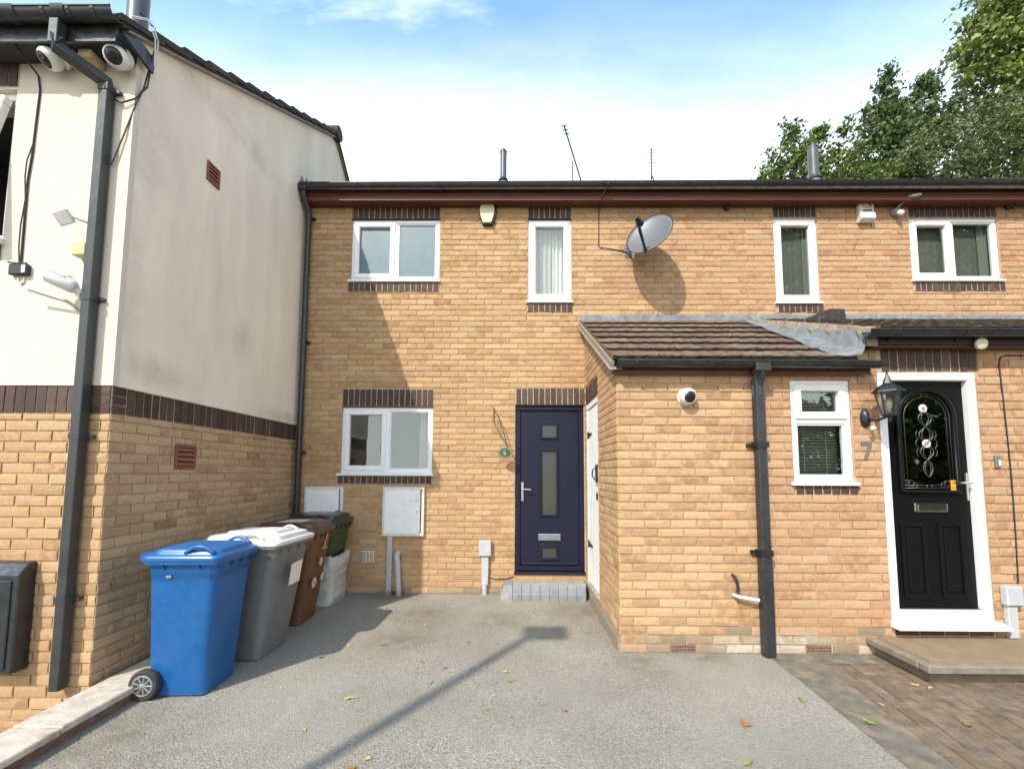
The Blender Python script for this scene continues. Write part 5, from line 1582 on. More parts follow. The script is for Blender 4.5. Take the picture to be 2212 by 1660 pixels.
# satellite dish
def dish():
    e = empty('satellite_dish', (1.52, MY, 4.45), 'grey satellite dish on a wall bracket beside the narrow window', 'satellite dish')
    n = Vector((-.54, -.72, .43)).normalized()
    c = Vector((1.665, 5.20, 4.525))
    up = Vector((0, 0, 1)); x = n.cross(up).normalized()*-1; y = n.cross(x).normalized()
    if y.z < 0: y = -y
    R1, R2 = .335, .29
    vs = [c-n*.055]; rings = 7; m_ = 36
    for i in range(1, rings+1):
        t = i/rings
        for k in range(m_):
            a = 2*math.pi*k/m_
            vs.append(c-n*(.055*(1-t*t))+x*(R2*t*math.cos(a))+y*(R1*t*math.sin(a)))
    fs = [(0, 1+k, 1+(k+1) % m_) for k in range(m_)]
    for i in range(rings-1):
        for k in range(m_):
            fs.append((1+i*m_+k, 1+i*m_+(k+1) % m_, 1+(i+1)*m_+(k+1) % m_, 1+(i+1)*m_+k))
    o = MB().add(vs, fs).build('reflector', 'dish_grey', e, smooth=True)
    s = o.modifiers.new('s', 'SOLIDIFY'); s.thickness = .006
    rimp = [c+x*(R2*math.cos(a))+y*(R1*math.sin(a)) for a in np.linspace(0, 2*math.pi, 37)]
    MB().tube(rimp, .006, 6, caps=False).build('rim', 'iron', e, smooth=True)
    foot = c-y*(R1*.92)
    lnb = c+n*.30-y*.16-x*.0
    MB().tube([foot-n*.02, foot+n*.05, lnb-y*.05-n*.02], .017, 6).build('arm', 'black_plastic', e)
    MB().lathe([(.02, -.09), (.03, -.05), (.03, 0), (.042, .01), (.044, .045), (.03, .055)], lnb, (-n+y*.25), 14).build('feed_horn', 'black_plastic', e, smooth=True, auto=50)
    MB().tube([lnb+n*.08, lnb+n*.10-y*.1, foot+n*.06-y*.02, foot-n*.02], .004, 5).build('feed_cable', 'cable', e)
    br = MB().tube([(1.50, MY-.005, 4.46), (1.50, MY-.14, 4.47), c-n*.10-y*.1], .018, 8)
    br.tube([c-n*.10-y*.14, c-n*.09+y*.06], .022, 8)
    br.build('bracket', 'dull_metal', e, smooth=True, auto=50)
    MB().box(1.455, 1.545, MY-.012, MY-.004, 4.39, 4.56).build('wall_plate', 'dull_metal', e)
dish()
thing('dish_cable', MB().tube([(1.18, 5.30, 5.29), (1.185, 5.285, 5.24), (1.15, 5.35, 5.18), (1.115, 5.385, 5.12), (1.11, 5.55, 5.08), (1.108, MY-.012, 4.9), (1.105, MY-.012, 4.56), (1.12, MY-.013, 4.535), (1.28, MY-.013, 4.515), (1.40, MY-.013, 4.49), (1.50, MY-.02, 4.46)], .0065, 6), 'cable', 'black cable from the gutter down the wall to the satellite dish', 'cable')
# hanging house sign
e = empty('hanging_sign', (-.29, MY, 1.70), 'oval green house sign 6 hanging by chains from an iron bracket', 'sign')
MB().box(-.292, -.280, MY-.018, MY-.006, 2.175, 2.375).build('bracket', 'iron', e)
ch = MB(); ch.tube([(-.285, MY-.02, 2.345), (-.23, MY-.10, 2.25), (-.16, MY-.14, 2.05), (-.105, MY-.16, 1.86)], .006, 5)
ch.tube([(-.285, MY-.02, 2.18), (-.22, MY-.07, 2.05), (-.15, MY-.12, 1.94), (-.105, MY-.16, 1.86), (-.075, MY-.16, 1.85)], .006, 5)
ch.tube([(-.24, MY-.06, 2.21), (-.225, MY-.06, 2.17), (-.235, MY-.06, 2.13)], .004, 5)
ch.build('chain', 'iron', e)
sc_ = (-.135, MY-.16, 1.775)
MB().lathe([(.078, -.006), (.082, -.003), (.082, .003), (.078, .006)], sc_, (0, -1, 0), 28, sx=1.0, sy=.80).build('plate', 'sign_green', e, smooth=True, auto=40)
MB().tube([(sc_[0]+.074*math.cos(a), sc_[1]-.007, sc_[2]+.059*math.sin(a)) for a in np.linspace(0, 2*math.pi, 29)], .0025, 5, caps=False).build('border', 'sign_gold', e)
six = [(sc_[0]+.010, sc_[2]+.032), (sc_[0]-.006, sc_[2]+.026), (sc_[0]-.014, sc_[2]+.008), (sc_[0]-.014, sc_[2]-.012)]
six += [(sc_[0]-.001+.013*math.cos(a), sc_[2]-.013+.013*math.sin(a)) for a in np.linspace(math.pi, 3*math.pi, 13)]
MB().tube([(p[0], sc_[1]-.007, p[1]) for p in six], .0032, 5).build('number_six', 'sticker_white', e)
# aerials on the far roof
e = empty('tv_aerial', (1.30, 9.5, 7.0), 'thin slanting television aerial on the far roof', 'aerial')
MB().tube([(1.30, 9.5, 6.95), (1.30, 9.5, 8.75)], .018, 6).build('mast', 'iron', e)
a0, a1 = Vector((1.50, 9.4, 8.12)), Vector((1.12, 9.6, 9.70))
bm_ = MB().tube([a0, a1], .020, 6)
bm_.build('boom', 'iron', e)
for t in np.linspace(.05, .98, 16):
    p = a0.lerp(a1, t); L = .10 if t > .5 else .07
    MB().tube([p+Vector((-.03, -L, 0)), p+Vector((.03, L, 0))], .005, 4).build('element', 'iron', e)
for t in (.86, .93, 1.0):
    p = a0.lerp(a1, t); MB().tube([p+Vector((-.06, 0, 0)), p+Vector((.06, 0, .02))], .012, 5).build('element', 'iron', e)
e = empty('tv_aerial', (2.95, 9.5, 7.0), 'small spiky television aerial on the far roof, right of the slanting one', 'aerial')
MB().tube([(2.93, 9.5, 6.95), (2.95, 9.5, 7.9), (3.18, 9.5, 8.28), (3.12, 9.5, 8.40)], .018, 6).build('mast', 'iron', e)
MB().tube([(3.12, 9.5, 8.30), (3.13, 9.5, 9.05)], .017, 5).build('boom', 'iron', e)
for i, z in enumerate(np.linspace(8.38, 9.03, 9)):
    MB().tube([(3.12-.02-.13*(i % 3 == 1), 9.5, z), (3.13+.10, 9.5, z+.005)], .007, 4).build('element', 'iron', e)

# ================================================================== PORCH FITTINGS
def turret(name, label, c, face, s=1.0, mount=None):
    e = empty(name, c, label, 'camera', 'white security cameras')
    f = Vector(face).normalized(); c = Vector(c)
    if mount:
        mt = Vector(mount)
        MB().lathe([(.062*s, 0), (.062*s, .02), (.05*s, .03)], mt, c-mt, 24).build('base', 'camera_white', e, smooth=True, auto=50)
    MB().lathe([(.0, -.062*s), (.03*s, -.055*s), (.050*s, -.036*s), (.060*s, -.006*s), (.058*s, .016*s), (.05*s, .030*s), (.043*s, .036*s), (.04*s, .030*s)], c, f, 26).build('ball', 'camera_white', e, smooth=True, auto=50)
    MB().lathe([(.040*s, .028*s), (.038*s, .036*s), (.02*s, .040*s)], c, f, 24).build('face', 'black_plastic', e, smooth=True)
    MB().lathe([(.016*s, .040*s), (.014*s, .046*s)], c+f*.0, f, 16).build('lens', 'lens', e)
    return e
turret('security_camera', 'round white security camera on the porch wall beside the downpipe', (1.512, PY-.06, 2.20), (.10, -.75, -.22), 1.25, (1.512, PY-.008, 2.20))
# garden tap stub and overflow
thing('overflow_pipe', MB().tube([(1.878, PY-.01, .488), (1.878, PY-.05, .49), (1.90, PY-.06, .485), (2.06, PY-.075, .462)], .014, 8), 'white_paint', 'short white overflow pipe low on the porch wall', 'pipe', smooth=True, auto=50)
thing('pipe_stub', MB().tube([(1.872, PY-.005, .655), (1.872, PY-.05, .65), (1.893, PY-.055, .60), (1.897, PY-.052, .54), (1.882, PY-.05, .515)], .0125, 8), 'iron', 'bent rusty pipe stub above the white overflow pipe', 'pipe', smooth=True, auto=50)
# wall lantern
def lantern():
    e = empty('wall_lantern', (3.08, PY, 1.98), 'black carriage lantern on the wall between porch window and black door', 'lantern')
    MB().lathe([(.035, 0), (.045, .01), (.04, .025), (.02, .05)], (3.085, PY-.006, 2.02), (0, -1, 0), 16, sx=1.0, sy=1.9).build('backplate', 'black_plastic', e, smooth=True, auto=50)
    MB().tube([(3.085, PY-.05, 2.0), (3.10, PY-.12, 1.985), (3.14, PY-.17, 2.01), (3.145, PY-.18, 2.03)], .012, 8).build('arm', 'black_plastic', e, smooth=True)
    c = Vector((3.15, PY-.19, 2.03))
    k = 6
    def ring(r, z): return [(c.x+r*math.cos(2*math.pi*i/k+.3), c.y+r*math.sin(2*math.pi*i/k+.3), c.z+z) for i in range(k)]
    bt, tp = ring(.052, 0), ring(.088, .19)
    for i in range(k):
        MB().add([bt[i], bt[(i+1) % k], tp[(i+1) % k], tp[i]], [(0, 1, 2, 3)]).build('pane', 'lantern_glass', e)
        MB().tube([bt[i], tp[i]], .0055, 5).build('glazing_bar', 'black_plastic', e)
    MB().loft([ring(.03, -.02), ring(.055, -.006), ring(.056, .002)]).build('cup', 'black_plastic', e)
    MB().loft([ring(.118, .185), ring(.112, .196), ring(.075, .235), ring(.035, .262), ring(.022, .30), ring(.008, .345)]).build('cap', 'black_plastic', e)
    MB().lathe([(.004, 0), (.012, .008), (.005, .018), (.01, .028), (.002, .045)], c+Vector((0, 0, .335)), n=10).build('finial', 'black_plastic', e, smooth=True)
    MB().lathe([(.003, -.065), (.012, -.055), (.006, -.045), (.016, -.03), (.01, -.018)], c, n=10).build('drop_finial', 'black_plastic', e, smooth=True)
    MB().lathe([(.014, .0), (.014, .03), (.024, .06), (.026, .09), (.018, .12), (.004, .13)], c+Vector((0, 0, .01)), n=12).build('bulb', 'camera_white', e, smooth=True)
    MB().lathe([(.02, 0), (.024, .01), (.018, .03)], (3.10, PY-.065, 1.93), (.1, -.7, -.5), 12).build('sensor', 'camera_white', e, smooth=True)
lantern()
thing('house_number', MB().prism([(3.045, 1.815), (3.045, 1.780), (3.10, 1.780), (3.055, 1.655), (3.085, 1.650), (3.132, 1.785), (3.128, 1.815)], 'y', PY-.018, PY-.008), 'number_grey', 'grey metal house number 7 beside the black door', 'house number')
e = empty('doorbell', (4.215, PY, 1.58), 'small grey doorbell to the right of the black door', 'doorbell')
MB().box(4.187, 4.232, PY-.028, PY-.007, 1.585, 1.69).build('case', 'number_grey', e, bevel=.004)
MB().box(4.207, 4.226, PY-.032, PY-.0285, 1.605, 1.655).build('button', 'camera_white', e, bevel=.003)
MBe = empty('ceiling_light', (4.03, 3.80, 2.66), 'round cream bulkhead light under the porch eaves above the black door', 'light')
MB().lathe([(.05, 0), (.052, .02), (.04, .03), (.012, .034)], (4.03, 3.70, 2.658), (0, -1, -.1), 24).build('cover', 'cream_plastic', MBe, smooth=True, auto=50)
thing('wall_cable', MB().tube([(4.9, PY-.014, 2.585), (4.36, PY-.014, 2.585), (4.315, PY-.014, 2.565), (4.30, PY-.014, 2.50), (4.31, PY-.014, 2.2), (4.318, PY-.014, 1.9), (4.322, PY-.016, 1.5), (4.318, PY-.014, 1.0), (4.305, PY-.014, .60)], .006, 6), 'cable', 'thin black cable running down the brick wall at the right edge', 'cable')
e = empty('cable_box', (4.22, PY, 0), 'grey cable box on a duct at the foot of the right-hand wall', 'cable box')
MB().box(4.145, 4.285, PY-.07, PY-.008, .425, .585).build('box', 'grey_pvc', e, bevel=.008)
MB().box(4.165, 4.245, PY-.05, PY-.008, .155, .424).build('duct', 'grey_pvc', e, bevel=.004)

# ================================================================== LEFT HOUSE FITTINGS
turret('security_camera', 'white security camera under the left eaves facing the street', (-3.40, 2.885, 4.515), (-.35, -.55, -.75), 1.25, (-3.36, 2.92, 4.573))
turret('security_camera', 'white security camera under the eaves corner facing the driveway', (-2.915, 2.885, 4.525), (.22, -.72, -.5), 1.3, (-2.93, 2.93, 4.573))
for i, (x, lab) in enumerate(((-3.262, 'block of yellowish filler under the left eaves, nearer the street camera'), (-3.135, 'block of yellowish filler under the left eaves, behind the downpipe'))):
    thing('eaves_filler', MB().box(x-.05, x+.05, 2.86, 2.983, 4.51, 4.574), 'foam', lab, 'filler', bevel=.008)
thing('street_cable', MB().tube([(-3.62, 2.79, 4.62), (-3.60, 2.86, 4.55), (-3.585, 2.975, 4.47), (-3.565, LY-.024, 4.36), (-3.572, LY-.024, 4.1), (-3.578, LY-.024, 3.85), (-3.592, LY-.024, 3.66), (-3.590, LY-.024, 3.4), (-3.585, LY-.024, 3.0)], .0062, 6), 'cable', 'dark cable running down the cream front wall to the junction box', 'cable')
thing('loop_cable', MB().tube([(-3.574, LY-.024, 3.95), (-3.605, LY-.03, 3.80), (-3.608, LY-.03, 3.68), (-3.594, LY-.026, 3.5), (-3.606, LY-.03, 3.3), (-3.604, LY-.03, 3.15), (-3.593, LY-.026, 3.0)], .0042, 6), 'cable', 'second thin cable looping beside the dark cable on the front wall', 'cable')
e = empty('junction_box', (-3.60, LY, 2.90), 'small black junction box with a paler loop on the cream wall', 'junction box')
MB().box(-3.645, -3.51, LY-.05, LY-.017, 2.925, 3.005).build('case', 'black_plastic', e, bevel=.006)
MB().box(-3.545, -3.515, LY-.054, LY-.0505, 2.935, 2.995).build('cover', 'grey_pvc', e, bevel=.004)
MB().tube([(-3.66, LY-.04, 3.02), (-3.60, LY-.045, 3.008), (-3.52, LY-.04, 3.01)], .006, 6).build('rod', 'iron', e)
MB().tube([(-3.60, LY-.02, 2.915), (-3.59, LY-.022, 2.875), (-3.57, LY-.022, 2.862), (-3.552, LY-.022, 2.88), (-3.555, LY-.02, 2.915)], .006, 6).build('loop', 'white_cable', e)
e = empty('flood_light', (-3.12, LY, 3.26), 'small pale floodlight beside the downpipe on the cream wall', 'light')
MB().box(-3.215, -3.115, LY-.16, LY-.13, 3.245, 3.335).rot(rad(30), 'X', (-3.16, LY-.145, 3.29)).rot(rad(-18), 'Y', (-3.16, LY-.145, 3.29)).build('lamp', 'alarm_white', e, bevel=.005)
MB().tube([(-3.12, LY-.14, 3.30), (-3.08, LY-.06, 3.30), (-3.07, LY-.018, 3.30)], .009, 6).build('arm', 'camera_white', e)
thing('wall_sounder', MB().box(-3.155, -3.06, LY-.09, LY-.017, 3.05, 3.14), 'yellow_box', 'small yellow box partly behind the downpipe on the cream wall', 'box', bevel=.004)
e = empty('bullet_camera', (-3.08, LY, 2.75), 'white bullet camera beside the downpipe on the cream wall', 'camera')
MB().tube([(-3.085, LY-.10, 2.80), (-3.10, LY-.105, 2.806), (-3.20, LY-.15, 2.85), (-3.225, LY-.16, 2.86)], .045, 18, rr=[.03, .046, .046, .043]).build('barrel', 'camera_white', e, smooth=True, auto=50)
MB().tube([(-3.222, LY-.159, 2.859), (-3.228, LY-.1615, 2.8615)], .034, 16).build('lens', 'lens', e)
MB().add([(-3.12+.0, LY-.115-.045, 2.86), (-3.12, LY-.07, 2.87), (-3.255, LY-.125, 2.925), (-3.255, LY-.215, 2.915), (-3.25, LY-.17, 2.945), (-3.12, LY-.115, 2.885)], [(0, 3, 4, 5), (1, 5, 4, 2)]).build('hood', 'camera_white', e)
MB().tube([(-3.10, LY-.09, 2.80), (-3.075, LY-.04, 2.75), (-3.07, LY-.018, 2.73)], .024, 10).build('mount', 'camera_white', e, smooth=True)
thing('wall_bracket', MB().tube([(-3.42, LY-.10, 2.79), (-3.17, LY-.07, 2.715), (-3.14, LY-.05, 2.69), (-3.10, LY-.018, 2.62)], .011, 4), 'grey_pvc', 'thin grey metal arm slanting from the cream wall', 'bracket')
e = empty('gas_meter_box', (-3.5, LY, .20), 'dark grey slope-topped meter cabinet at the foot of the left wall', 'meter box')
MB().prism([(LY-.006, .20), (LY-.115, .20), (LY-.115, .83), (LY-.06, .905), (LY-.006, .905)], 'x', -3.80, -3.285).build('case', 'gutter_black', e, bevel=.008)
MB().box(-3.77, -3.325, LY-.126, LY-.116, .235, .80).build('door', 'gutter_black', e, bevel=.005)
MB().lathe([(.012, 0), (.012, .006)], (-3.40, LY-.126, .52), (0, -1, 0), 10).build('lock', 'dull_metal', e)
thing('corner_cables', MB().tube([(-2.83, 2.95, 4.95), (-2.775, 3.02, 4.90), (-2.77, 3.03, 4.75), (-2.80, 3.03, 4.60), (-2.835, 3.03, 4.42), (-2.85, 2.99, 4.25), (-2.90, 2.97, 4.0), (-2.97, 2.96, 3.75)], .006, 6).tube([(-2.80, 3.04, 4.60), (-2.80, 3.02, 4.42), (-2.84, 2.97, 4.28), (-2.93, 2.96, 4.24), (-2.99, 2.96, 4.27)], .006, 6), 'cable', 'loose black cables hanging over the corner of the cream house', 'cable')
thing('verge_cables', MB().tube([(-2.87, 2.93, 4.90), (-2.77, 2.95, 4.90), (-2.755, 3.01, 4.80), (-2.765, 3.03, 4.60)], .005, 6).tube([(-2.88, 2.96, 4.92), (-2.765, 2.985, 4.92), (-2.75, 3.03, 4.80), (-2.762, 3.04, 4.62)], .004, 6), 'white_cable', 'pale cables looped over the eaves end of the cream house', 'cable')

# ================================================================== STREET LAMP (behind the viewer, its shadow lies on the drive)
H_L = 8.0
off = H_L/math.tan(SUN_EL)
lx, ly = .30-off*math.sin(SUN_AZ), 4.27-off*math.cos(SUN_AZ)
e = empty('street_lamp', (lx-.16, ly-.10, 0), 'tall grey street lamp casting its long shadow across the driveway', 'street lamp')
MB().tube([(lx-.20, ly-.16, 0), (lx-.20, ly-.16, 1.2), (lx-.20, ly-.16, 1.21), (lx-.20, ly-.16, H_L-.05)], .04, 14, rr=[.08, .08, .055, .045]).build('post', 'lamp_grey', e, smooth=True, auto=50)
MB().tube([(lx-.20, ly-.16, H_L-.07), (lx-.10, ly-.08, H_L-.01)], .03, 10).build('bracket', 'lamp_grey', e)
MB().loft([rrect(lx, ly, .40, .30, .03, H_L-.05, 5), rrect(lx, ly, .42, .32, .03, H_L, 5), rrect(lx, ly, .30, .2, .03, H_L+.06, 5)]).build('lantern', 'lamp_grey', e)

# ================================================================== TREES
def leaf_cloud(name, blobs, n, size, m, parent, seed, clump=.35, per=26, flat=.6):
    """many small folded leaves in clumps spread through ellipsoids; world coordinates"""
    r = np.random.default_rng(seed)
    vol = np.array([b[1][0]*b[1][1]*b[1][2] for b in blobs])**.72; p = vol/vol.sum()
    nc = max(1, n//per)
    bi = r.choice(len(blobs), nc, p=p)
    C = np.array([b[0] for b in blobs])[bi]; R = np.array([b[1] for b in blobs])[bi]
    d = r.normal(size=(nc, 3)); d /= np.linalg.norm(d, axis=1)[:, None]
    rr = r.uniform(.15, 1, (nc, 1))**.42
    cc = C+d*rr*R*(1+r.normal(0, .07, (nc, 1)))
    csz = clump*r.uniform(.5, 1.3, nc)
    L = np.repeat(cc, per, 0)+r.normal(size=(nc*per, 3))*np.repeat(csz, per)[:, None]*np.array([1, 1, flat])*.5
    k = len(L)
    a = r.normal(size=(k, 3)); a[:, 2] -= .4; a /= np.linalg.norm(a, axis=1)[:, None]
    b = np.cross(a, r.normal(size=(k, 3))); b /= np.linalg.norm(b, axis=1)[:, None]
    nrm = np.cross(a, b)
    s = size*r.uniform(.6, 1.35, (k, 1))
    v0 = L; v1 = L+a*s*.5+b*s*.32+nrm*s*.08; v2 = L+a*s; v3 = L+a*s*.5-b*s*.32+nrm*s*.08
    off = np.array(wl(parent))
    V = np.stack([v0, v1, v2, v3], 1).reshape(-1, 3)-off
    F = np.arange(k*4).reshape(-1, 4)
    me = bpy.data.meshes.new(name)
    me.vertices.add(k*4); me.vertices.foreach_set('co', V.astype(np.float32).ravel())
    me.loops.add(k*4); me.loops.foreach_set('vertex_index', F.astype(np.int32).ravel())
    me.polygons.add(k); me.polygons.foreach_set('loop_start', np.arange(0, k*4, 4, dtype=np.int32))
    me.update(calc_edges=True)
    me.materials.append(MATS[m])
    o = bpy.data.objects.new(name, me); COL.objects.link(o); o.parent = parent
    return o

def tree(name, label, base, top, blobs, n, size, m, seed, group, clump=.35, r0=.16, flat=.6):
    e = empty(name, base, label, 'tree', group)
    rnd = random.Random(seed)
    b = Vector(base); t = Vector(top)
    pts = [b.lerp(t, k/6)+Vector((rnd.uniform(-.1, .1), rnd.uniform(-.1, .1), 0))*(k > 0) for k in range(7)]
    tk = MB().tube(pts, r0, 10, rr=[r0*(1-.13*k) for k in range(7)])
    tk.build('trunk', 'bark', e, smooth=True)
    for i, (c, R) in enumerate(blobs):
        if R[0] < .45: continue
        c = Vector(c)
        a = b.lerp(t, min(.95, max(.25, (c.z-b.z-R[2])/(t.z-b.z)))) 
        mid = a.lerp(c, .5)+Vector((rnd.uniform(-.2, .2), rnd.uniform(-.2, .2), rnd.uniform(0, .3)))
        lim = MB().tube([a, mid, c], .05, 7, rr=[.07, .045, .02])
        for q in range(5):
            w = c+Vector((rnd.uniform(-1, 1)*R[0], rnd.uniform(-1, 1)*R[1], rnd.uniform(-.6, .9)*R[2]))*.8
            lim.tube([mid.lerp(c, .6), mid.lerp(w, .6)+Vector((0, 0, .1)), w], .02, 5, rr=[.025, .015, .006])
        lim.build('limb', 'bark', e, smooth=True)
    leaf_cloud('crown', blobs, n, size, m, e, seed, clump, flat=flat)
    return e
TG = 'trees behind the terrace roof'
YT = 14.0
tree('leafy_tree', 'leafy tree with pointed shoots rising behind the wider roof flue', (9.6, YT, -.42), (9.6, YT, 12.6),
     [((9.45, YT, 11.5), (.95, .9, 1.1)), ((9.40, YT, 12.9), (.26, .26, 1.0)), ((8.95, YT, 12.2), (.3, .3, .55)), ((9.95, YT, 12.3), (.3, .3, .5)), ((10.75, YT, 11.5), (.9, .8, 1.1)), ((10.35, YT, 12.9), (.24, .24, .75)), ((11.35, YT, 12.8), (.22, .22, .85)), ((10.85, YT, 12.5), (.22, .2, .5)), ((8.3, YT, 11.35), (.45, .4, .6)),  ((12.0, YT, 10.9), (1.2, 1., .9)), ((9.6, YT, 9.6), (2.3, 1.2, 1.2))],
     17000, .14, 'leaf_a', 11, TG, .22)
tree('dark_tree', 'dense dark green tree with two pointed tops in the middle of the trees', (13.2, 14.6, -.42), (13.2, 14.6, 14.2),
     [((13.15, 14.6, 12.9), (1.0, .9, 1.7)), ((13.40, 14.6, 15.35), (.24, .24, 1.0)), ((12.75, 14.6, 14.3), (.3, .3, .7)), ((14.5, 14.6, 13.6), (.8, .8, 1.1)), ((14.75, 14.6, 15.4), (.36, .35, .55)), ((13.45, 14.6, 14.4), (.45, .4, .6)), ((14.2, 14.6, 14.7), (.2, .2, .5)), ((15.5, 14.6, 14.6), (.35, .3, .5)), ((13.4, 14.6, 10.9), (1.6, 1.2, 1.3))],
     19000, .15, 'leaf_b', 12, TG, .24)
tree('olive_tree', 'fine-leaved olive green bush between the dark tree and the tall right-hand tree', (15.0, 13.4, -.42), (15.0, 13.4, 12.2),
     [((14.6, 13.4, 12.0), (1.9, 1.1, 1.3)), ((15.6, 13.4, 12.7), (1.3, 1.1, 1.1)), ((13.4, 13.4, 11.2), (1.6, 1.0, .9)), ((16.8, 13.4, 11.6), (1.9, 1.1, 1.3)), ((15.0, 13.4, 10.0), (3.2, 1.1, 1.1))],
     26000, .10, 'leaf_d', 13, TG, .26)
tree('tall_tree', 'tall bright green tree reaching above the frame at the far right', (18.3, 14.2, -.42), (18.3, 14.2, 18.0),
     [((18.2, 14.2, 16.9), (2.0, 1.6, 1.5)), ((16.7, 14.2, 16.4), (1.2, 1.0, .75)), ((17.2, 14.2, 18.2), (1.1, 1.0, .9)), ((18.4, 14.2, 14.9), (1.7, 1.5, 1.3)), ((17.1, 14.2, 15.0), (1.1, 1.0, .8)), ((19.2, 14.2, 18.8), (1.9, 1.5, 1.3)), ((18.3, 14.2, 12.9), (1.5, 1.3, 1.3)), ((16.0, 14.2, 15.5), (.6, .5, .35)), ((16.1, 14.2, 17.4), (.5, .5, .45))],
     17000, .19, 'leaf_c', 14, TG, .42)
# trees across the street, mirrored in the right-hand panes
OG = 'trees across the street'
tree('street_tree', 'large leafy tree across the street mirrored in the right-hand upstairs panes', (14.5, -8.5, -.42), (14.5, -8.5, 12),
     [((12.5, -8.5, 9.5), (3.0, 2.5, 3.5)), ((16, -8.5, 11), (3.4, 2.5, 4.2)), ((20, -8.5, 10), (3.2, 2.5, 4)), ((14.5, -8.5, 14.5), (2.6, 2.2, 2.5)), ((18, -8.5, 15), (3, 2.2, 2.6))],
     30000, .40, 'leaf_b', 21, OG, .8, .3)
tree('street_shrub', 'broad green shrub across the street mirrored in the black door glass', (12.0, -4.4, -.42), (12.0, -4.4, 2.6),
     [((8.6, -4.4, 2.0), (1.7, 1.2, 2.1)), ((10.8, -4.4, 1.9), (1.8, 1.2, 2.0)), ((13.2, -4.4, 1.7), (1.8, 1.2, 1.8)), ((15.5, -4.4, 1.8), (1.6, 1.2, 1.9)), ((12.2, -4.4, 3.2), (1.6, 1.1, 1.2))],
     20000, .20, 'leaf_a', 22, OG, .4, .1)

# ================================================================== FALLEN LEAVES AND LITTER
def onground(x, y, z=0.006):
    d = CF+CR*((x-1106)/FPX)-CU*((y-948)/FPX)
    t = (z-CAMP.z)/d.z
    return CAMP+d*t
def fallen(x, y, s, m, label, kind=0, seed=0):
    p = onground(x, y)
    r = random.Random(seed+int(x*7+y))
    rot = r.uniform(0, 6.28)
    n = 14
    vs = [(0, 0, .006*r.uniform(.5, 1.5))]
    for k in range(n):
        a = 2*math.pi*k/n
        if kind == 0: q = (.55+.45*abs(math.cos(a)))*(1 if True else 0); q = .5 + .5*abs(math.cos(a))**1.5
        elif kind == 1: q = .55+.45*math.cos(5*a)*r.uniform(.6, 1)
        else: q = r.uniform(.35, 1)
        vs.append((s*q*math.cos(a), s*q*math.sin(a)*(.55 if kind == 0 else .9), .004+r.uniform(0, .35)*s*(q if kind else abs(math.sin(a)))))
    fs = [(0, 1+k, 1+(k+1) % n) for k in range(n)]
    mb = MB().add(vs, fs)
    mb.tube([(s*.9*math.cos(.1), 0, .006), (s*1.5, s*.15, .004)], s*.05, 4)
    c, s_ = math.cos(rot), math.sin(rot)
    mb.v = [(p.x+c*v[0]-s_*v[1], p.y+s_*v[0]+c*v[1], v[2]+.001) for v in mb.v]
    o = mb.build('fallen_leaf', m, origin=(p.x, p.y, 0), smooth=True)
    tag(o, label, 'leaf', 'fallen leaves on the driveway')
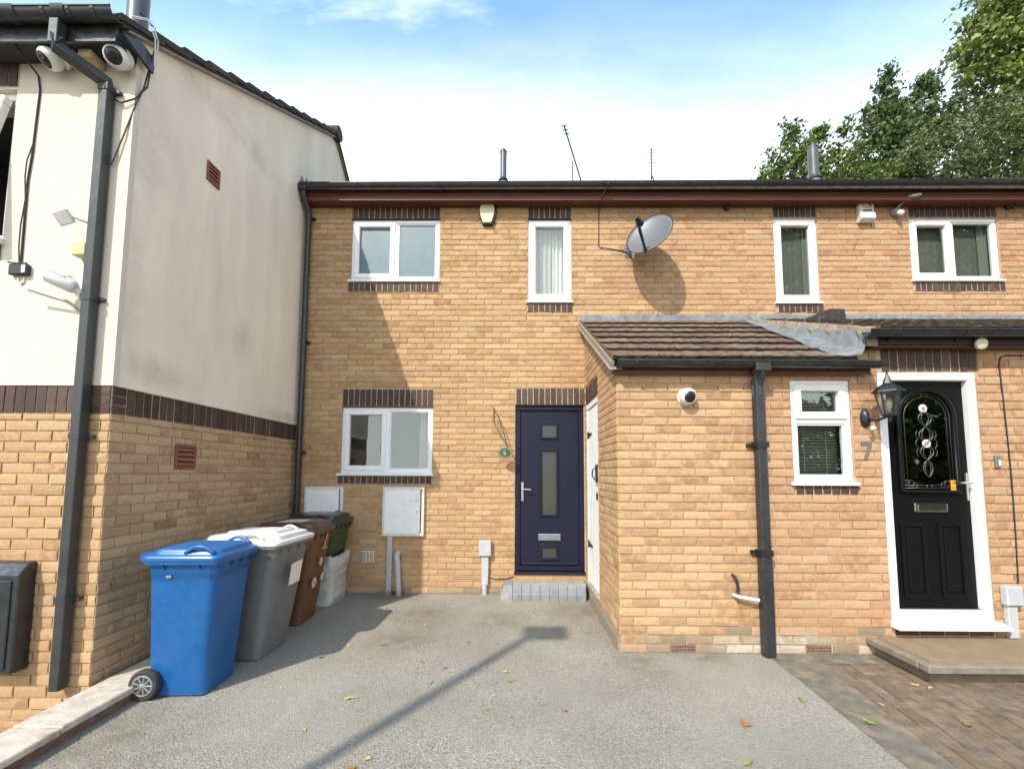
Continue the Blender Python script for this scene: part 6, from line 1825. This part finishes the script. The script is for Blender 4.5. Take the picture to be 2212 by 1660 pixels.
LV = [(756, 1507, .036, 'dead_yellow', 'bright yellow fallen leaf on the tarmac left of the lamp shadow', 0),
 (752, 1393, .030, 'dead_yellow', 'yellow fallen leaf at the edge of the house shadow', 0),
 (692, 1418, .034, 'dead_green', 'green fallen leaf inside the shadow edge near the bins', 2),
 (921, 1349, .026, 'dead_yellow', 'small yellow leaf on the drive in front of the step', 2),
 (1090, 1450, .036, 'dead_buff', 'buff curled leaf right of the lamp shadow', 1),
 (1102, 1470, .036, 'dead_green', 'yellow-green leaf touching the buff curled leaf', 1),
 (931, 1473, .026, 'dead_green', 'pale green leaf lying just left of the lamp shadow', 0),
 (961, 1441, .024, 'dead_brown', 'reddish brown leaf left of the lamp shadow', 2),
 (913, 1428, .022, 'dead_brown', 'thin brown leaf left of the reddish one', 0),
 (1052, 1530, .026, 'dead_green', 'small green star-shaped leaf right of the lamp shadow', 1),
 (1065, 1502, .018, 'dead_yellow', 'tiny yellow leaf above the green star-shaped one', 2),
 (1220, 1533, .022, 'dead_brown', 'small orange leaf in the middle of the bare tarmac', 2),
 (1117, 1640, .022, 'dead_buff', 'small buff leaf near the bottom edge of the drive', 2),
 (793, 1637, .026, 'dead_buff', 'torn buff leaf near the bottom edge left of centre', 2),
 (657, 1574, .024, 'dead_yellow', 'pale yellow leaf left of the lamp shadow near the bottom', 2),
 (757, 1657, .030, 'dead_brown', 'brown leaf cut by the bottom edge of the picture', 2),
 (1608, 1561, .055, 'dead_brown', 'large curled brown leaf on the right of the tarmac', 2),
 (1617, 1646, .038, 'dead_green', 'dark green leaf at the bottom right of the tarmac', 0),
 (1731, 1510, .034, 'dead_green', 'glossy green leaf close to the paving edge', 0),
 (1404, 1419, .022, 'dead_green', 'little green sprig at the foot of the porch wall', 2),
 (1342, 1400, .026, 'dead_buff', 'buff leaf tucked against the porch corner', 2),
 (1105, 1345+35, .018, 'dead_buff', 'small buff leaf left of the lamp head shadow', 2),
 (1012, 1385, .020, 'dead_brown', 'dark brown scrap of leaf in the middle of the drive', 2),
 (1268, 1368, .016, 'dead_brown', 'dark scrap of leaf near the side of the porch', 2),
 (1880, 1560, .044, 'dead_green', 'olive green leaf on the edging strip of the paving', 2),
 (1977, 1478, .036, 'dead_buff', 'buff curled leaf on the paving in front of the stone step', 2),
 (2010, 1484, .030, 'dead_buff', 'second buff leaf on the paving right of the curled one', 0),
 (1902, 1519, .026, 'dead_buff', 'small buff leaf on the paving nearest the edging strip', 0),
 (2088, 1563, .030, 'dead_brown', 'brown leaf on the paving at the right edge', 2),
 (830, 1391, .030, 'dead_brown', 'brown leaf litter beside the yellow leaf at the shadow edge', 2),
 (1075, 1389, .016, 'dead_brown', 'tiny brown scrap of leaf left of the lamp shadow', 2)]
for i, (x, y, s, m, lab, k) in enumerate(LV):
    fallen(x, y, s, m, lab, k, i)
# brown leaf litter caught behind the pipes
rl = random.Random(3)
mb = MB()
for i in range(46):
    x, y = rl.gauss(-1.52, .06), min(MY-.02, rl.gauss(MY-.09, .045))
    z = rl.uniform(.0, .05); a = rl.uniform(0, 6.28); s = rl.uniform(.015, .03)
    mb.add([(x, y, z), (x+s*math.cos(a), y+s*math.sin(a), z+rl.uniform(0, .02)), (x+s*1.6*math.cos(a+.5), y+s*1.6*math.sin(a+.5), z+rl.uniform(0, .03)), (x+s*math.cos(a+1), y+s*math.sin(a+1), z+.006)], [(0, 1, 2, 3)])
o = mb.build('leaf_litter', 'dead_brown', origin=(-1.52, MY-.09, 0))
tag(o, 'heap of dry brown leaves at the foot of the grey pipes', 'leaf litter', kind='stuff')
def grit():
    r = random.Random(9)
    mb = MB()
    for i in range(1500):
        k = r.random()
        d = abs(r.gauss(0, .035))+.012
        if k < .34: x, y = r.uniform(-2.0, -.2), MY-d
        elif k < .52: x, y = PXL-d-.02, r.uniform(3.9, 5.2)
        elif k < .80: x, y = r.uniform(.92, 3.0), PY-d
        else: x, y = -2.53+d, r.uniform(1.6, 3.0)
        s = r.uniform(.002, .0065); z = .001
        vs = [(x+r.uniform(-s, s), y+r.uniform(-s, s), z+r.uniform(0, s)) for _ in range(3)]
        mb.add([(x-s, y-s*.6, z), (x+s, y-s*.5, z), (x+s*.2, y+s, z), (x+r.uniform(-.3, .3)*s, y, z+s*1.1)], [(0, 1, 3), (1, 2, 3), (2, 0, 3)])
    o = mb.build('grit', 'bedding', origin=(0, 4.5, 0))
    tag(o, 'crumbs of mortar and grit gathered along the foot of the walls', 'grit', kind='stuff')
grit()
for o in bpy.data.objects:
    if 'wloc' in o: del o['wloc']
